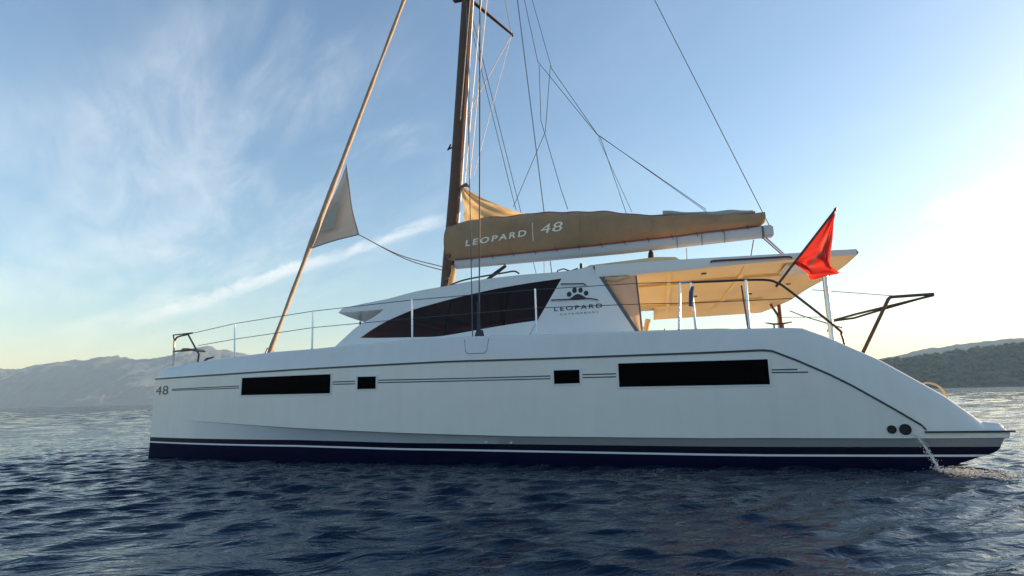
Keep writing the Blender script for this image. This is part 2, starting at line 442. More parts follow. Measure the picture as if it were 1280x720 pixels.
# real positions (metres, boat frame: X aft, Y to starboard, Z up)
G = {
    'deck': [[0.316, 0.947, 1.737], [1.364, 0.674, 1.834], [2.386, 0.464, 1.877], [3.33, 0.316, 1.921], [4.255, 0.212, 1.934], [5.071, 0.151, 1.965], [6.237, 0.107, 2.005], [7.384, 0.1, 2.004], [8.356, 0.1, 1.983], [9.241, 0.1, 1.978], [9.964, 0.1, 1.96], [10.544, 0.1, 1.949], [11.494, 0.1, 1.919], [12.012, 0.103, 1.905], [12.197, 0.106, 1.89], [12.481, 0.112, 1.764], [13.109, 0.131, 1.422], [13.646, 0.155, 1.051], [13.834, 0.165, 0.917], [14.21, 0.188, 0.585]],
    'line': [[0.083, 0.916, 1.531], [2.239, 0.391, 1.549], [3.981, 0.139, 1.574], [6.056, 0.01, 1.595], [6.91, 0.0, 1.604], [8.496, -0.0, 1.59], [9.95, -0.0, 1.59], [10.853, -0.0, 1.589], [11.626, 0.0, 1.595], [11.76, 0.001, 1.579], [12.065, 0.004, 1.437], [12.465, 0.011, 1.228], [12.714, 0.018, 1.078], [13.114, 0.031, 0.808], [13.526, 0.049, 0.516]],
    'chine': [[1.679, 0.504, 0.69], [4.035, 0.133, 0.57], [6.071, 0.01, 0.488], [6.908, 0.0, 0.461], [8.06, -0.0, 0.429], [10.765, -0.0, 0.396], [11.602, 0.0, 0.397], [13.454, 0.046, 0.386]],
    'bluetop': [[0.057, 1.0, 0.372], [3.985, 0.219, 0.362], [6.033, 0.091, 0.318], [6.875, 0.08, 0.311], [10.758, 0.08, 0.271], [11.6, 0.08, 0.268], [14.389, 0.18, 0.266]],
    'white': [[0.067, 1.0, 0.277], [3.99, 0.218, 0.258], [6.035, 0.091, 0.217], [6.875, 0.08, 0.209], [10.749, 0.08, 0.157], [11.589, 0.08, 0.151], [13.98, 0.154, 0.153]],
    'wl': [[0.102, 0.99, 0.041], [4.001, 0.217, 0.052], [6.875, 0.08, 0.013], [10.734, 0.08, -0.05], [13.416, 0.124, 0.017]],
    'stem': [[0.155, 0.92, 0.048], [0.12, 0.92, 0.377], [0.079, 0.92, 0.949], [0.077, 0.92, 1.352], [0.079, 0.92, 1.531], [0.149, 0.92, 1.643], [0.343, 0.92, 1.735]],
    'plat': [[14.195, 0.15, 0.587], [14.469, 0.15, 0.554], [14.566, 0.15, 0.46], [14.453, 0.15, 0.446], [14.364, 0.15, 0.239], [14.271, 0.15, 0.19], [13.841, 0.15, 0.048]],
    'win0': [[2.712, 0.308, 1.467], [4.72, 0.074, 1.47], [4.732, 0.073, 1.145], [2.738, 0.304, 1.154]],
    'win1': [[5.259, 0.04, 1.409], [5.612, 0.024, 1.405], [5.617, 0.024, 1.201], [5.265, 0.04, 1.203]],
    'win2': [[8.641, -0.0, 1.408], [9.044, -0.0, 1.407], [9.035, -0.0, 1.204], [8.647, -0.0, 1.202]],
    'win3': [[9.628, -0.0, 1.479], [11.703, 0.0, 1.467], [11.681, 0.0, 1.12], [9.619, -0.0, 1.133]],
    'pin': [[[0.71, 0.738, 1.311], [2.657, 0.317, 1.321]], [[0.713, 0.737, 1.288], [2.66, 0.317, 1.286]], [[4.769, 0.07, 1.336], [5.215, 0.043, 1.337]], [[4.77, 0.07, 1.298], [5.216, 0.043, 1.294]], [[5.652, 0.023, 1.341], [7.182, -0.0, 1.328], [8.588, -0.0, 1.325]], [[5.652, 0.023, 1.301], [7.182, -0.0, 1.29], [8.587, -0.0, 1.285]], [[9.082, -0.0, 1.331], [9.585, -0.0, 1.328]], [[9.08, -0.0, 1.287], [9.582, -0.0, 1.284]], [[11.731, 0.001, 1.318], [12.063, 0.004, 1.315]], [[11.728, 0.001, 1.281], [12.19, 0.006, 1.272]]],
    'num48': [[0.162, 0.892, 1.205], [0.669, 0.748, 1.211], [0.644, 0.755, 1.393], [0.134, 0.901, 1.391]],
    'exh': [[13.12, 0.032, 0.502], [13.278, 0.038, 0.501], [13.392, 0.043, 0.406]],
    'fit': [[6.69, 0.001, 0.363], [7.498, -0.0, 0.338], [7.905, -0.0, 0.331]],
    'dhatch': [[7.165, 0.097, 1.955], [7.575, 0.097, 1.956], [7.557, 0.059, 1.717], [7.197, 0.059, 1.718]],
    'cab_out': [[4.204, 0.966, 2.011], [4.429, 0.993, 2.208], [4.671, 1.021, 2.404], [5.112, 1.053, 2.636], [5.296, 1.091, 2.905], [5.825, 1.104, 3.002], [6.306, 1.112, 3.054], [7.088, 1.123, 3.135], [7.845, 1.128, 3.168], [8.633, 1.128, 3.173], [9.157, 1.137, 3.234], [9.854, 0.966, 2.018], [9.115, 0.968, 2.027], [8.147, 0.968, 2.032], [7.083, 0.97, 2.039], [5.832, 0.969, 2.038]],
    'cab_win': [[4.739, 0.988, 2.171], [4.975, 1.009, 2.32], [5.245, 1.028, 2.458], [5.532, 1.044, 2.568], [5.849, 1.058, 2.669], [6.292, 1.071, 2.763], [6.712, 1.082, 2.842], [7.096, 1.09, 2.902], [7.475, 1.098, 2.955], [7.995, 1.105, 3.007], [8.604, 1.111, 3.05], [8.174, 1.009, 2.32], [7.712, 1.003, 2.28], [7.27, 0.996, 2.232], [6.82, 0.988, 2.175], [6.33, 0.982, 2.125], [5.889, 0.982, 2.132], [5.24, 0.985, 2.15]],
    'seam': [[8.604, 1.115, 3.08], [8.174, 1.009, 2.32], [8.033, 0.973, 2.065]],
    'brow_port': [[4.216, 1.06, 2.688], [5.222, 1.063, 2.707]],
    'brow_front': [[4.218, 1.057, 2.688], [4.036, 1.617, 2.688], [3.936, 2.359, 2.688], [4.062, 2.652, 2.688]],
    'brow_top': [[4.286, 1.071, 2.764], [5.293, 1.095, 2.937]],
    'post': [[3.796, 2.5, 2.72], [3.801, 2.5, 2.545]],
    'logo': [[8.458, 1.031, 2.481], [9.303, 1.034, 2.5]],
    'paw': [[8.882, 1.068, 2.74], [8.728, 1.069, 2.75], [9.047, 1.056, 2.658]],
    'cat': [[8.57, 1.02, 2.396], [9.232, 1.019, 2.393]],
    'ht_top': [[9.163, 1.1, 3.233], [10.686, 1.1, 3.22], [12.457, 1.1, 3.177], [12.883, 1.1, 3.181], [13.119, 1.1, 3.171], [13.249, 1.1, 3.076]],
    'ht_bot': [[9.264, 1.1, 3.027], [9.888, 1.1, 3.022], [10.673, 1.1, 3.037], [11.612, 1.1, 3.063], [12.447, 1.1, 3.074], [12.873, 1.1, 3.083], [13.243, 1.1, 3.071]],
    'ht_far': [[9.661, 6.54, 2.864], [10.001, 6.54, 2.873], [11.358, 6.54, 2.873], [12.255, 6.54, 2.921]],
    'ht_aft': [[13.254, 1.1, 3.07], [13.285, 1.9, 3.012], [13.139, 3.1, 2.974], [12.905, 4.9, 2.943], [12.614, 5.9, 2.95], [12.452, 6.5, 2.924]],
    'curtain': [[9.299, 1.15, 3.034], [9.883, 1.15, 3.011], [9.935, 1.15, 2.058], [9.856, 1.15, 2.062]],
    'roll': [[9.781, 3.0, 3.164], [10.171, 3.0, 3.152]],
    'tan': [[8.67, 3.0, 3.663], [10.094, 3.0, 3.68], [10.664, 3.0, 3.633]],
    'mast': [[5.347, 3.82, 3.618], [5.579, 3.82, 6.09], [5.924, 3.82, 10.945]],
    'mastL': [[5.196, 3.82, 3.629], [5.763, 3.82, 10.98]],
    'mastR': [[5.498, 3.82, 3.607], [6.085, 3.82, 10.91]],
    'boom': [[5.62, 3.82, 4.095], [12.484, 3.82, 4.229]],
    'boomtop': [[5.661, 3.82, 4.188], [8.79, 3.82, 4.238], [12.264, 3.82, 4.336], [12.498, 3.82, 4.381]],
    'boombot': [[5.62, 3.82, 3.999], [9.479, 3.82, 4.034], [12.475, 3.82, 4.129]],
    'bag': [[5.54, 3.82, 4.179], [8.79, 3.82, 4.238], [10.671, 3.82, 4.281], [12.267, 3.82, 4.369], [12.383, 3.82, 4.46], [12.215, 3.82, 4.649], [11.591, 3.82, 4.697], [11.194, 3.82, 4.757], [10.705, 3.82, 4.782], [10.372, 3.82, 4.79], [9.698, 3.82, 4.896], [9.092, 3.82, 5.006], [8.321, 3.82, 5.097], [7.353, 3.82, 5.143], [6.188, 3.82, 5.148], [5.442, 3.82, 5.105], [5.38, 3.82, 4.718]],
    'sail': [[5.732, 3.82, 6.011], [6.59, 3.82, 5.633], [7.486, 3.82, 5.129], [6.187, 3.82, 5.109], [5.787, 3.82, 5.11]],
    'gap': [[5.629, 3.82, 5.882], [5.731, 3.82, 5.951], [5.787, 3.82, 5.11], [5.605, 3.82, 5.128]],
    'txt': [[5.893, 3.47, 4.489], [7.373, 3.47, 4.575], [7.508, 3.47, 4.801], [7.499, 3.47, 4.453], [7.63, 3.47, 4.587], [8.171, 3.47, 4.571]],
    'forestay': [[0.563, 3.82, 2.256], [4.154, 3.82, 11.332]],
    'jibw': [[0.61, 3.82, 3.064], [0.827, 3.82, 2.991]],
    'clew': [[2.613, 3.82, 6.963], [2.986, 3.82, 5.083], [1.695, 3.82, 4.849]],
    'sheet': [[2.986, 3.82, 5.083], [4.132, 3.82, 4.473], [5.298, 3.82, 4.025]],
    'patch': [[2.412, 3.82, 6.043], [2.323, 3.82, 5.313], [1.91, 3.82, 5.249]],
    'spr': [[6.065, 3.82, 10.982], [7.07, 3.82, 9.757]],
    'sprtip4.9': [[6.778, 4.9, 10.487]],
    'sprtip5.3': [[6.67, 5.3, 10.758]],
    'sprtip5.7': [[6.561, 5.7, 11.028]],
    'dia': [[5.805, 3.82, 7.663]],
    'sprL': [[5.436, 3.82, 11.006]],
    'chain': [[7.343, 0.3, 2.05], [7.273, 0.3, 2.08], [7.569, 0.3, 8.157], [7.378, 0.3, 6.298]],
    'tl': [[12.451, 3.82, 4.368], [10.487, 3.82, 9.949]],
    'stshroud': [[6.362, 7.3, 13.251], [6.748, 7.3, 6.907]],
    'lz': [[[7.416, 3.82, 10.619], [7.727, 3.82, 8.825], [9.049, 3.82, 6.761], [11.226, 3.82, 4.753]], [[7.598, 3.82, 10.58], [7.999, 3.82, 8.755], [9.087, 3.82, 6.813], [9.579, 3.82, 4.927]], [[7.737, 3.82, 8.491], [7.742, 3.82, 7.368], [8.174, 3.82, 5.587], [8.321, 3.82, 5.097]], [[6.034, 3.82, 10.029], [6.233, 3.82, 8.969], [6.925, 3.82, 5.732], [6.995, 3.82, 5.373]], [[6.336, 3.82, 10.52], [5.834, 3.82, 6.059]], [[6.42, 3.82, 10.503], [5.895, 3.82, 6.032]], [[5.914, 3.82, 8.384], [5.954, 3.82, 5.845]], [[6.919, 3.82, 9.356], [6.039, 3.82, 6.235]], [[7.961, 3.82, 8.185], [7.847, 3.82, 7.052], [7.07, 3.82, 5.288]]],
    'misc': [[[12.292, 3.82, 4.129], [12.621, 3.82, 3.747]], [[12.324, 3.82, 4.143], [12.666, 3.82, 3.743]], [[12.12, 3.82, 4.094], [12.048, 3.82, 3.796]], [[10.785, 3.82, 4.043], [10.771, 3.82, 3.836]], [[7.696, 3.82, 4.02], [7.688, 3.82, 3.763]], [[6.659, 3.82, 3.974], [6.248, 3.82, 3.667]], [[10.042, 3.82, 4.073], [10.045, 3.82, 3.844]]],
    'st': [[[2.29, 0.531, 2.53], [2.337, 0.523, 1.867]], [[4.186, 0.269, 2.633], [4.202, 0.267, 1.926]], [[6.192, 0.157, 2.693], [6.206, 0.157, 1.997]], [[8.352, 0.15, 2.722], [8.357, 0.15, 1.975]], [[10.592, 0.15, 2.659], [10.532, 0.15, 1.955]], [[10.747, 0.15, 2.648], [10.771, 0.15, 1.943]], [[11.516, 0.15, 2.634], [11.51, 0.15, 1.918]]],
    'top': [[0.904, 0.837, 2.408], [2.28, 0.533, 2.523], [4.187, 0.268, 2.619], [6.192, 0.157, 2.679], [8.352, 0.15, 2.709], [10.003, 0.15, 2.695], [10.569, 0.15, 2.667]],
    'low': [[1.267, 0.747, 2.158], [2.306, 0.528, 2.22], [4.201, 0.267, 2.32], [6.195, 0.157, 2.363], [8.343, 0.15, 2.411], [10.02, 0.15, 2.372], [10.571, 0.15, 2.35], [11.49, 0.15, 2.328], [12.112, 0.154, 2.323]],
    'pul': [[0.48, 0.95, 1.797], [0.46, 0.95, 2.307], [0.546, 0.95, 2.386], [0.794, 0.95, 2.424], [1.103, 0.95, 2.002], [1.085, 0.95, 1.841]],
    'seat': [[0.461, 0.95, 2.092], [1.123, 0.95, 2.09]],
    'push': [[10.569, 0.2, 2.669], [11.165, 0.2, 2.651], [11.521, 0.2, 2.643], [11.804, 0.201, 2.622], [11.93, 0.202, 2.578], [12.08, 0.204, 2.461], [12.648, 0.216, 1.889], [12.708, 0.218, 1.786], [12.732, 0.218, 1.64]],
    'flag': [[11.967, 0.25, 2.56], [12.825, 0.25, 3.595]],
    'flagc': [[12.822, 0.25, 3.571], [12.736, 0.25, 3.149], [12.68, 0.25, 2.918], [12.674, 0.25, 2.754], [12.776, 0.25, 2.641], [12.588, 0.25, 2.632], [12.397, 0.25, 2.599], [12.406, 0.25, 2.692], [12.212, 0.25, 2.874]],
    'postaft': [[12.818, 1.3, 2.825], [12.811, 1.3, 1.768]],
    'postst': [[12.725, 5.5, 3.054], [12.731, 5.5, 2.398], [12.549, 5.5, 2.973], [12.72, 5.5, 2.634]],
    'dav': [[13.414, 2.2, 1.666], [13.927, 2.2, 2.501]],
    'dav2': [[13.931, 2.2, 2.535], [14.584, 2.2, 2.532]],
    'dav3': [[12.943, 2.4, 2.031], [13.114, 2.4, 2.218], [14.653, 2.4, 2.539]],
    'dav4': [[13.646, 4.8, 2.45], [14.145, 4.8, 2.473], [15.507, 4.8, 2.838]],
    'rope': [[13.752, 0.4, 1.089], [13.842, 0.4, 1.054], [13.92, 0.4, 0.935]],
    'jet': [[13.379, -0.0, 0.409], [13.471, -0.0, 0.21], [13.577, -0.0, 0.062], [13.634, -0.0, -0.045]],
    'splash': [[13.488, -0.379, 0.0], [14.025, -0.32, 0.0], [13.43, -0.816, 0.0]],
    'handr': [[6.31, 1.5, 3.088], [6.408, 1.5, 3.144], [6.637, 1.5, 3.205], [6.96, 1.5, 3.244], [7.436, 1.5, 3.285], [7.639, 1.5, 3.3], [7.731, 1.5, 3.247]],
    'ht_h': [[11.096, 1.05, 3.122], [11.16, 1.05, 3.143], [11.492, 1.05, 3.136], [11.914, 1.05, 3.127], [12.268, 1.05, 3.117], [12.323, 1.05, 3.086]],
    'lhand': [[[8.603, 1.096, 2.941], [8.997, 1.093, 2.919], [9.024, 1.089, 2.895]], [[8.43, 1.057, 2.662], [8.741, 1.056, 2.656], [8.797, 1.058, 2.674], [9.102, 1.055, 2.647], [9.224, 1.05, 2.618]]],
    'cleat': [[11.768, 0.201, 1.979], [12.033, 0.203, 1.965], [11.826, 0.201, 1.907], [11.995, 0.203, 1.899]],
}
# ------------------------------------------------------------------ setting: water
def build_water():
    cx, cyy = 10.6, -9.1
    radii = [0.3, 1.0, 2.0]
    while radii[-1] < 9000:
        r = radii[-1]
        radii.append(r * (1.0042 if r < 24 else 1.0055 if r < 160 else 1.02 if r < 500 else 1.06))
    radii = np.array(radii)
    th0 = R(105.7)
    fine = np.linspace(-R(56), R(56), 900)
    coarse = np.linspace(R(56), 2 * math.pi - R(56), 150)[1:-1]
    ths = th0 + np.concatenate([fine, coarse])
    RR, TT = np.meshgrid(radii, ths, indexing='ij')
    X = cx + RR * np.cos(TT)
    Y = cyy + RR * np.sin(TT)
    rng = np.random.default_rng(11)
    Z = np.zeros_like(X)
    wx = 0.35 * np.sin(0.31 * X + 0.23 * Y) + 0.22 * np.sin(0.71 * X - 0.55 * Y + 1.3)
    wy = 0.35 * np.sin(0.27 * Y - 0.33 * X + 0.5) + 0.22 * np.sin(0.63 * Y + 0.77 * X + 2.1)
    DX = np.zeros_like(X)
    DY = np.zeros_like(X)
    cell = np.maximum(np.gradient(radii)[:, None] * np.ones_like(RR), 0.012)
    offshore = np.clip((np.hypot(X - 9, Y) - 10) / 30, 0.12, 1.0)
    wind = R(-62)
    comps = []
    for i in range(170):
        lam = 0.10 * (14 ** rng.random())
        a = wind + rng.normal(0, 0.30)
        slope = math.exp(-(math.log(lam / 0.30) / 0.62) ** 2) * (0.5 + rng.random())
        comps.append((lam, a, slope, rng.random() * 6.283))
    tot = math.sqrt(sum(c[2] ** 2 for c in comps) / 2)
    for i in range(46):
        comps.append((0.9 * 5.5 ** rng.random(), wind + rng.normal(0, 0.45), -0.6 * (0.5 + rng.random()), rng.random() * 6.283))
    for lam, a, slope, ph in comps:
        k = 2 * math.pi / lam
        amp = 0.30 * abs(slope) / tot / k
        fade = np.clip((lam / cell - 2.5) / 3, 0, 1)
        if slope < 0:
            amp *= 0.55
            fade = fade * offshore
        arg = k * (math.cos(a) * (X + wx) + math.sin(a) * (Y + wy)) + ph
        Z += amp * fade * np.cos(arg)
        DX -= 0.9 * amp * fade * math.cos(a) * np.sin(arg)
        DY -= 0.9 * amp * fade * math.sin(a) * np.sin(arg)
    gust = 0.75 + 0.35 * np.sin(0.17 * X + 0.4) * np.sin(0.21 * Y + 1.0)
    X = X + DX * gust
    Y = Y + DY * gust
    Z = Z * gust
    nr, na = X.shape
    co = np.stack([X, Y, Z], -1).reshape(-1, 3)
    idx = np.arange(nr * na).reshape(nr, na)
    a = idx[:-1, :]
    b = idx[1:, :]
    q = np.stack([a, b, np.roll(b, -1, 1), np.roll(a, -1, 1)], -1).reshape(-1, 4)
    me = bpy.data.meshes.new('water')
    me.vertices.add(len(co))
    me.vertices.foreach_set('co', co.astype(np.float32).ravel())
    me.loops.add(q.size)
    me.loops.foreach_set('vertex_index', q.astype(np.int32).ravel())
    me.polygons.add(len(q))
    me.polygons.foreach_set('loop_start', np.arange(0, q.size, 4, dtype=np.int32))
    me.polygons.foreach_set('use_smooth', np.ones(len(q), bool))
    me.update()
    me.validate()
    m = bpy.data.materials.new('sea_water')
    m.use_nodes = True
    nt = m.node_tree
    p = nt.nodes['Principled BSDF']
    p.inputs['Base Color'].default_value = (0.0004, 0.0085, 0.026, 1)
    p.inputs['Roughness'].default_value = 0.03
    p.inputs['IOR'].default_value = 1.31
    p.inputs['Specular Tint'].default_value = (0.62, 0.82, 1.0, 1)
    g = nt.nodes.new('ShaderNodeNewGeometry')
    # open water beyond the lee of the anchored boat is rougher
    dd = nt.nodes.new('ShaderNodeVectorMath')
    dd.operation = 'DISTANCE'
    nt.links.new(g.outputs['Position'], dd.inputs[0])
    dd.inputs[1].default_value = (9, 0, 0)
    open_water = nt.nodes.new('ShaderNodeMapRange')
    for i, x in enumerate((14, 70, 0.08, 1.0)):
        open_water.inputs[i + 1].default_value = x
    nt.links.new(dd.outputs['Value'], open_water.inputs[0])
    bp = None
    for sc, st, sx in ((0.55, 0.9, 2.0), (1.5, 0.28, 2.0), (5.5, 0.034, 1.0), (14, 0.004, 1.0)):
        mp = nt.nodes.new('ShaderNodeMapping')
        mp.vector_type = 'TEXTURE'
        mp.inputs['Rotation'].default_value = (0, 0, R(-62))
        mp.inputs['Scale'].default_value = (0.7, 1.9, 1)
        nt.links.new(g.outputs['Position'], mp.inputs[0])
        n = nt.nodes.new('ShaderNodeTexNoise')
        n.inputs['Scale'].default_value = sc
        n.inputs['Detail'].default_value = 3
        n.inputs['Distortion'].default_value = 0.6
        nt.links.new(mp.outputs[0], n.inputs['Vector'])
        b2 = nt.nodes.new('ShaderNodeBump')
        b2.inputs['Strength'].default_value = 1.0
        b2.inputs['Distance'].default_value = st
        if sx > 1.5:
            nt.links.new(open_water.outputs[0], b2.inputs['Strength'])
        nt.links.new(n.outputs[0], b2.inputs['Height'])
        if bp:
            nt.links.new(bp.outputs[0], b2.inputs['Normal'])
        bp = b2
    nt.links.new(bp.outputs[0], p.inputs['Normal'])
    me.materials.append(m)
    o = bpy.data.objects.new('water', me)
    col.objects.link(o)
    tag(o, 'dark blue rippled sea stretching to the shore', 'water', None, 'structure')


build_water()

# ------------------------------------------------------------------ setting: hills
EYE = Vector((10.56, -9.08, 0))
FW = Vector((-math.sin(R(15.7)), math.cos(R(15.7)), 0))
RT = Vector((math.cos(R(15.7)), math.sin(R(15.7)), 0))


def fbm(x, y, s, oct_=5, seed=0.0):
    return noise.fractal(Vector((x * s + seed, y * s - seed, seed * 0.7)), 1.0, 2.1, oct_)


def ridge_land(name, label, prof, depth, width, m, rough, nseg, nrow, seed):
    """a terrain strip: prof = [(metres to the side, ridge height)] along a line `depth` metres off"""
    xs = [p[0] for p in prof]
    hs = [p[1] for p in prof]
    v, f = [], []
    for i in range(nseg + 1):
        x = xs[0] + (xs[-1] - xs[0]) * i / nseg
        h = float(np.interp(x, xs, hs))
        for j in range(nrow + 1):
            t = j / nrow
            y = depth + width * (t - 0.45) + 0.10 * width * math.sin(x / width * 2.1 + seed)
            s = math.sin(min(t / 0.55, 1) * math.pi / 2) ** 1.15 if t < 0.55 else math.cos((t - 0.55) / 0.45 * math.pi / 2)
            n1 = fbm(x, y, 2.2 / width, 6, seed)
            n2 = 1 - abs(fbm(x, y, 5.0 / width, 5, seed + 5)) * 1.6
            z = h * s * (1 + rough * 0.5 * n1 * (1 - s * 0.75)) + h * rough * 0.28 * (n2 - 0.6) * s * (1 - 0.7 * s) * 2 + 0.03 * h * fbm(x, y, 22 / width, 4, seed)
            if j in (0, nrow):
                z = -2
            p = EYE + RT * x + FW * y
            v.append((p.x, p.y, max(z, -2)))
    n = nrow + 1
    for i in range(nseg):
        for j in range(nrow):
            f.append((i * n + j, (i + 1) * n + j, (i + 1) * n + j + 1, i * n + j + 1))
    o = obj(name, v, f, m, None, 180)
    return tag(o, label, 'hill', None, 'structure'), v, n


def land_mat(name, a, b, c, scale, rock):
    """scrub mottled with a second green, and bare pale rock where a stretched noise peaks"""
    m = mat(name, a, 0.95)
    nt = m.node_tree
    t = nt.nodes.new('ShaderNodeTexCoord')
    g = nt.nodes.new('ShaderNodeNewGeometry')
    mp = nt.nodes.new('ShaderNodeMapping')
    mp.inputs['Rotation'].default_value = (0, R(35), 0)
    mp.inputs['Scale'].default_value = (1, 1, 0.45)
    nt.links.new(g.outputs['Position'], mp.inputs[0])
    n1 = nt.nodes.new('ShaderNodeTexNoise')
    n1.inputs['Scale'].default_value = scale
    n1.inputs['Detail'].default_value = 9
    n1.inputs['Roughness'].default_value = 0.7
    nt.links.new(mp.outputs[0], n1.inputs['Vector'])
    r1 = nt.nodes.new('ShaderNodeMapRange')
    r1.inputs[1].default_value, r1.inputs[2].default_value = 0.40, 0.62
    nt.links.new(n1.outputs[0], r1.inputs[0])
    mx = nt.nodes.new('ShaderNodeMix')
    mx.data_type = 'RGBA'
    nt.links.new(r1.outputs[0], mx.inputs[0])
    mx.inputs[6].default_value = (*a, 1)
    mx.inputs[7].default_value = (*b, 1)
    n2 = nt.nodes.new('ShaderNodeTexNoise')
    n2.inputs['Scale'].default_value = scale * 0.32
    n2.inputs['Detail'].default_value = 10
    n2.inputs['Roughness'].default_value = 0.68
    n2.inputs['Distortion'].default_value = 0.5
    nt.links.new(mp.outputs[0], n2.inputs['Vector'])
    r2 = nt.nodes.new('ShaderNodeMapRange')
    r2.inputs[1].default_value, r2.inputs[2].default_value = rock, rock + 0.09
    nt.links.new(n2.outputs[0], r2.inputs[0])
    mx2 = nt.nodes.new('ShaderNodeMix')
    mx2.data_type = 'RGBA'
    nt.links.new(r2.outputs[0], mx2.inputs[0])
    nt.links.new(mx.outputs[2], mx2.inputs[6])
    mx2.inputs[7].default_value = (*c, 1)
    nt.links.new(mx2.outputs[2], nt.nodes['Principled BSDF'].inputs['Base Color'])
    return m


M['rock'] = land_mat('rocky_scrub', (0.030, 0.042, 0.048), (0.060, 0.066, 0.062), (0.36, 0.29, 0.25), 0.011, 0.535)
M['wood'] = land_mat('wooded_scrub', (0.030, 0.042, 0.018), (0.060, 0.070, 0.030), (0.16, 0.14, 0.10), 0.05, 0.60)
ridge_land('mountain', 'long hazy blue mountain with pale rock faces beyond the bow',
           [(-4200, 169), (-3500, 247), (-2900, 214), (-2560, 192), (-2470, 195), (-2400, 185), (-2260, 205), (-2080, 223), (-1960, 244), (-1850, 219), (-1780, 220), (-1650, 243), (-1560, 264), (-1420, 250), (-1300, 213), (-1150, 197), (-980, 140), (-760, 82), (-500, 23), (-380, -2)], 3000, 900, M['rock'], 0.7, 520, 90, 3.1)
ridge_land('far_ridge', 'pale grey far ridge behind the wooded hillside', [(900, -2), (1150, 20), (1500, 118), (1760, 160), (1990, 182), (2400, 215), (3000, 240), (3800, 200)],
           2400, 700, M['wood'], 0.3, 160, 30, 9.4)
hill, hv, hn = ridge_land('wooded_hill', 'wooded dark green hillside on the shore behind the stern',
                          [(230, -2), (330, 12), (420, 27), (520, 39), (580, 44), (660, 51), (740, 59), (860, 70), (1000, 78), (1250, 84), (1500, 60)], 860, 300, M['wood'], 0.22, 220, 50, 6.3)


def build_shrubs():
    bm = bmesh.new()
    bmesh.ops.create_icosphere(bm, subdivisions=2, radius=1)
    base = np.array([v.co for v in bm.verts])
    faces = np.array([[v.index for v in f.verts] for f in bm.faces])
    bm.free()
    rng = np.random.default_rng(5)
    protos = []
    for k in range(10):
        d = np.array([noise.fractal(Vector(p) * 1.7 + Vector((k * 7.1, 0, 0)), 1.0, 2.0, 3) for p in base])
        d2 = np.array([noise.noise(Vector(p) * 5.0 + Vector((k * 3.1, 2, 0))) for p in base])
        protos.append(base * (1 + 0.45 * d + 0.28 * d2)[:, None])
    pts = np.array(hv).reshape(-1, hn, 3)
    V, F, n = [], [], 0
    while n < 5200:
        i = rng.integers(0, pts.shape[0] - 1)
        j = int(rng.integers(1, 34))
        a, b = rng.random(2)
        p = pts[i, j] * (1 - a) * (1 - b) + pts[i + 1, j] * a * (1 - b) + pts[i, j + 1] * (1 - a) * b + pts[i + 1, j + 1] * a * b
        if p[2] < 0.8 or fbm(p[0], p[1], 0.02, 3, 2.0) < -0.55:
            n += 1
            continue
        s = rng.uniform(1.3, 3.2) * (1.25 if rng.random() < 0.15 else 1)
        t = rng.random() * 6.28
        c, sn = math.cos(t), math.sin(t)
        q = protos[rng.integers(0, 10)] * np.array([s * 1.15, s * 1.15, s * rng.uniform(0.7, 1.1)])
        q = np.stack([q[:, 0] * c - q[:, 1] * sn, q[:, 0] * sn + q[:, 1] * c, q[:, 2]], 1) + p + np.array([0, 0, s * 0.35])
        F.append(faces + len(V) * len(base))
        V.append(q)
        n += 1
    V = np.concatenate(V)
    F = np.concatenate(F)
    me = bpy.data.meshes.new('hillside_shrubs')
    me.from_pydata(V.tolist(), [], F.tolist())
    me.materials.append(mat('dark_shrub_leaves', (0.058, 0.066, 0.020), 0.9, var=(0.09, 0.55), bump=(1.2, 1.0, 0.8)))
    o = bpy.data.objects.new('hillside_shrubs', me)
    col.objects.link(o)
    tag(o, 'dark green shrubs and trees covering the shore hillside', 'shrubs', None, 'stuff')


build_shrubs()

# ------------------------------------------------------------------ haze
hz = MB()
hz.box((200, 1750, 160), (10400, 5200, 324))
haze = hz.build('haze', None, None, None)
haze.data.materials.clear()
hm = bpy.data.materials.new('haze_air')
hm.use_nodes = True
hm.node_tree.nodes.clear()
pv = hm.node_tree.nodes.new('ShaderNodeVolumePrincipled')
pv.inputs['Color'].default_value = (0.38, 0.62, 1.0, 1)
pv.inputs['Absorption Color'].default_value = (1, 1, 1, 1)
pv.inputs['Density'].default_value = HAZE_DENSITY
pv.inputs['Anisotropy'].default_value = 0.0
ho = hm.node_tree.nodes.new('ShaderNodeOutputMaterial')
hm.node_tree.links.new(pv.outputs[0], ho.inputs['Volume'])
haze.data.materials.append(hm)
tag(haze, 'thin pale haze over the bay', 'haze', None, 'stuff')

# ------------------------------------------------------------------ the catamaran
cat = empty('catamaran', (7.3, CL, 0.0))
tag(cat, 'long white sailing catamaran afloat with a tan sail bag along its boom', 'catamaran')

zdeck = interp(G['deck'])
zline_ = interp([[-1, 0, G['line'][0][2]]] + G['line'])
zch_ = interp([[0, 0, 0.76]] + G['chine'])
zblue = interp(G['bluetop'])
zwh = interp(G['white'])


def yh(X):
    u = min(max((X - 0.07) / 6.98, 0), 1)
    v = max(X - 11.5, 0)
    return 0.92 * (1 - u) ** 2.3 + 0.012 * v * v


def zkeel(X):
    return float(np.interp(X, [0, 0.3, 1.5, 10, 12.8, 13.6, 13.84, 14.23, 14.34, 14.395, 14.43, 14.465], [-0.35, -0.5, -0.7, -0.7, -0.35, -0.04, 0.030, 0.160, 0.205, 0.25, 0.33, 0.42]))


def zline(X):
    return zline_(X) if X < 13.5 else float(np.interp(X, [13.5, 13.53, 14.6], [zline_(13.5), 0.475, 0.452]))


def zdk(X):
    return zdeck(X) if X < 14.21 else float(np.interp(X, [14.21, 14.40, 14.44, 14.465], [0.585, 0.566, 0.55, 0.49]))


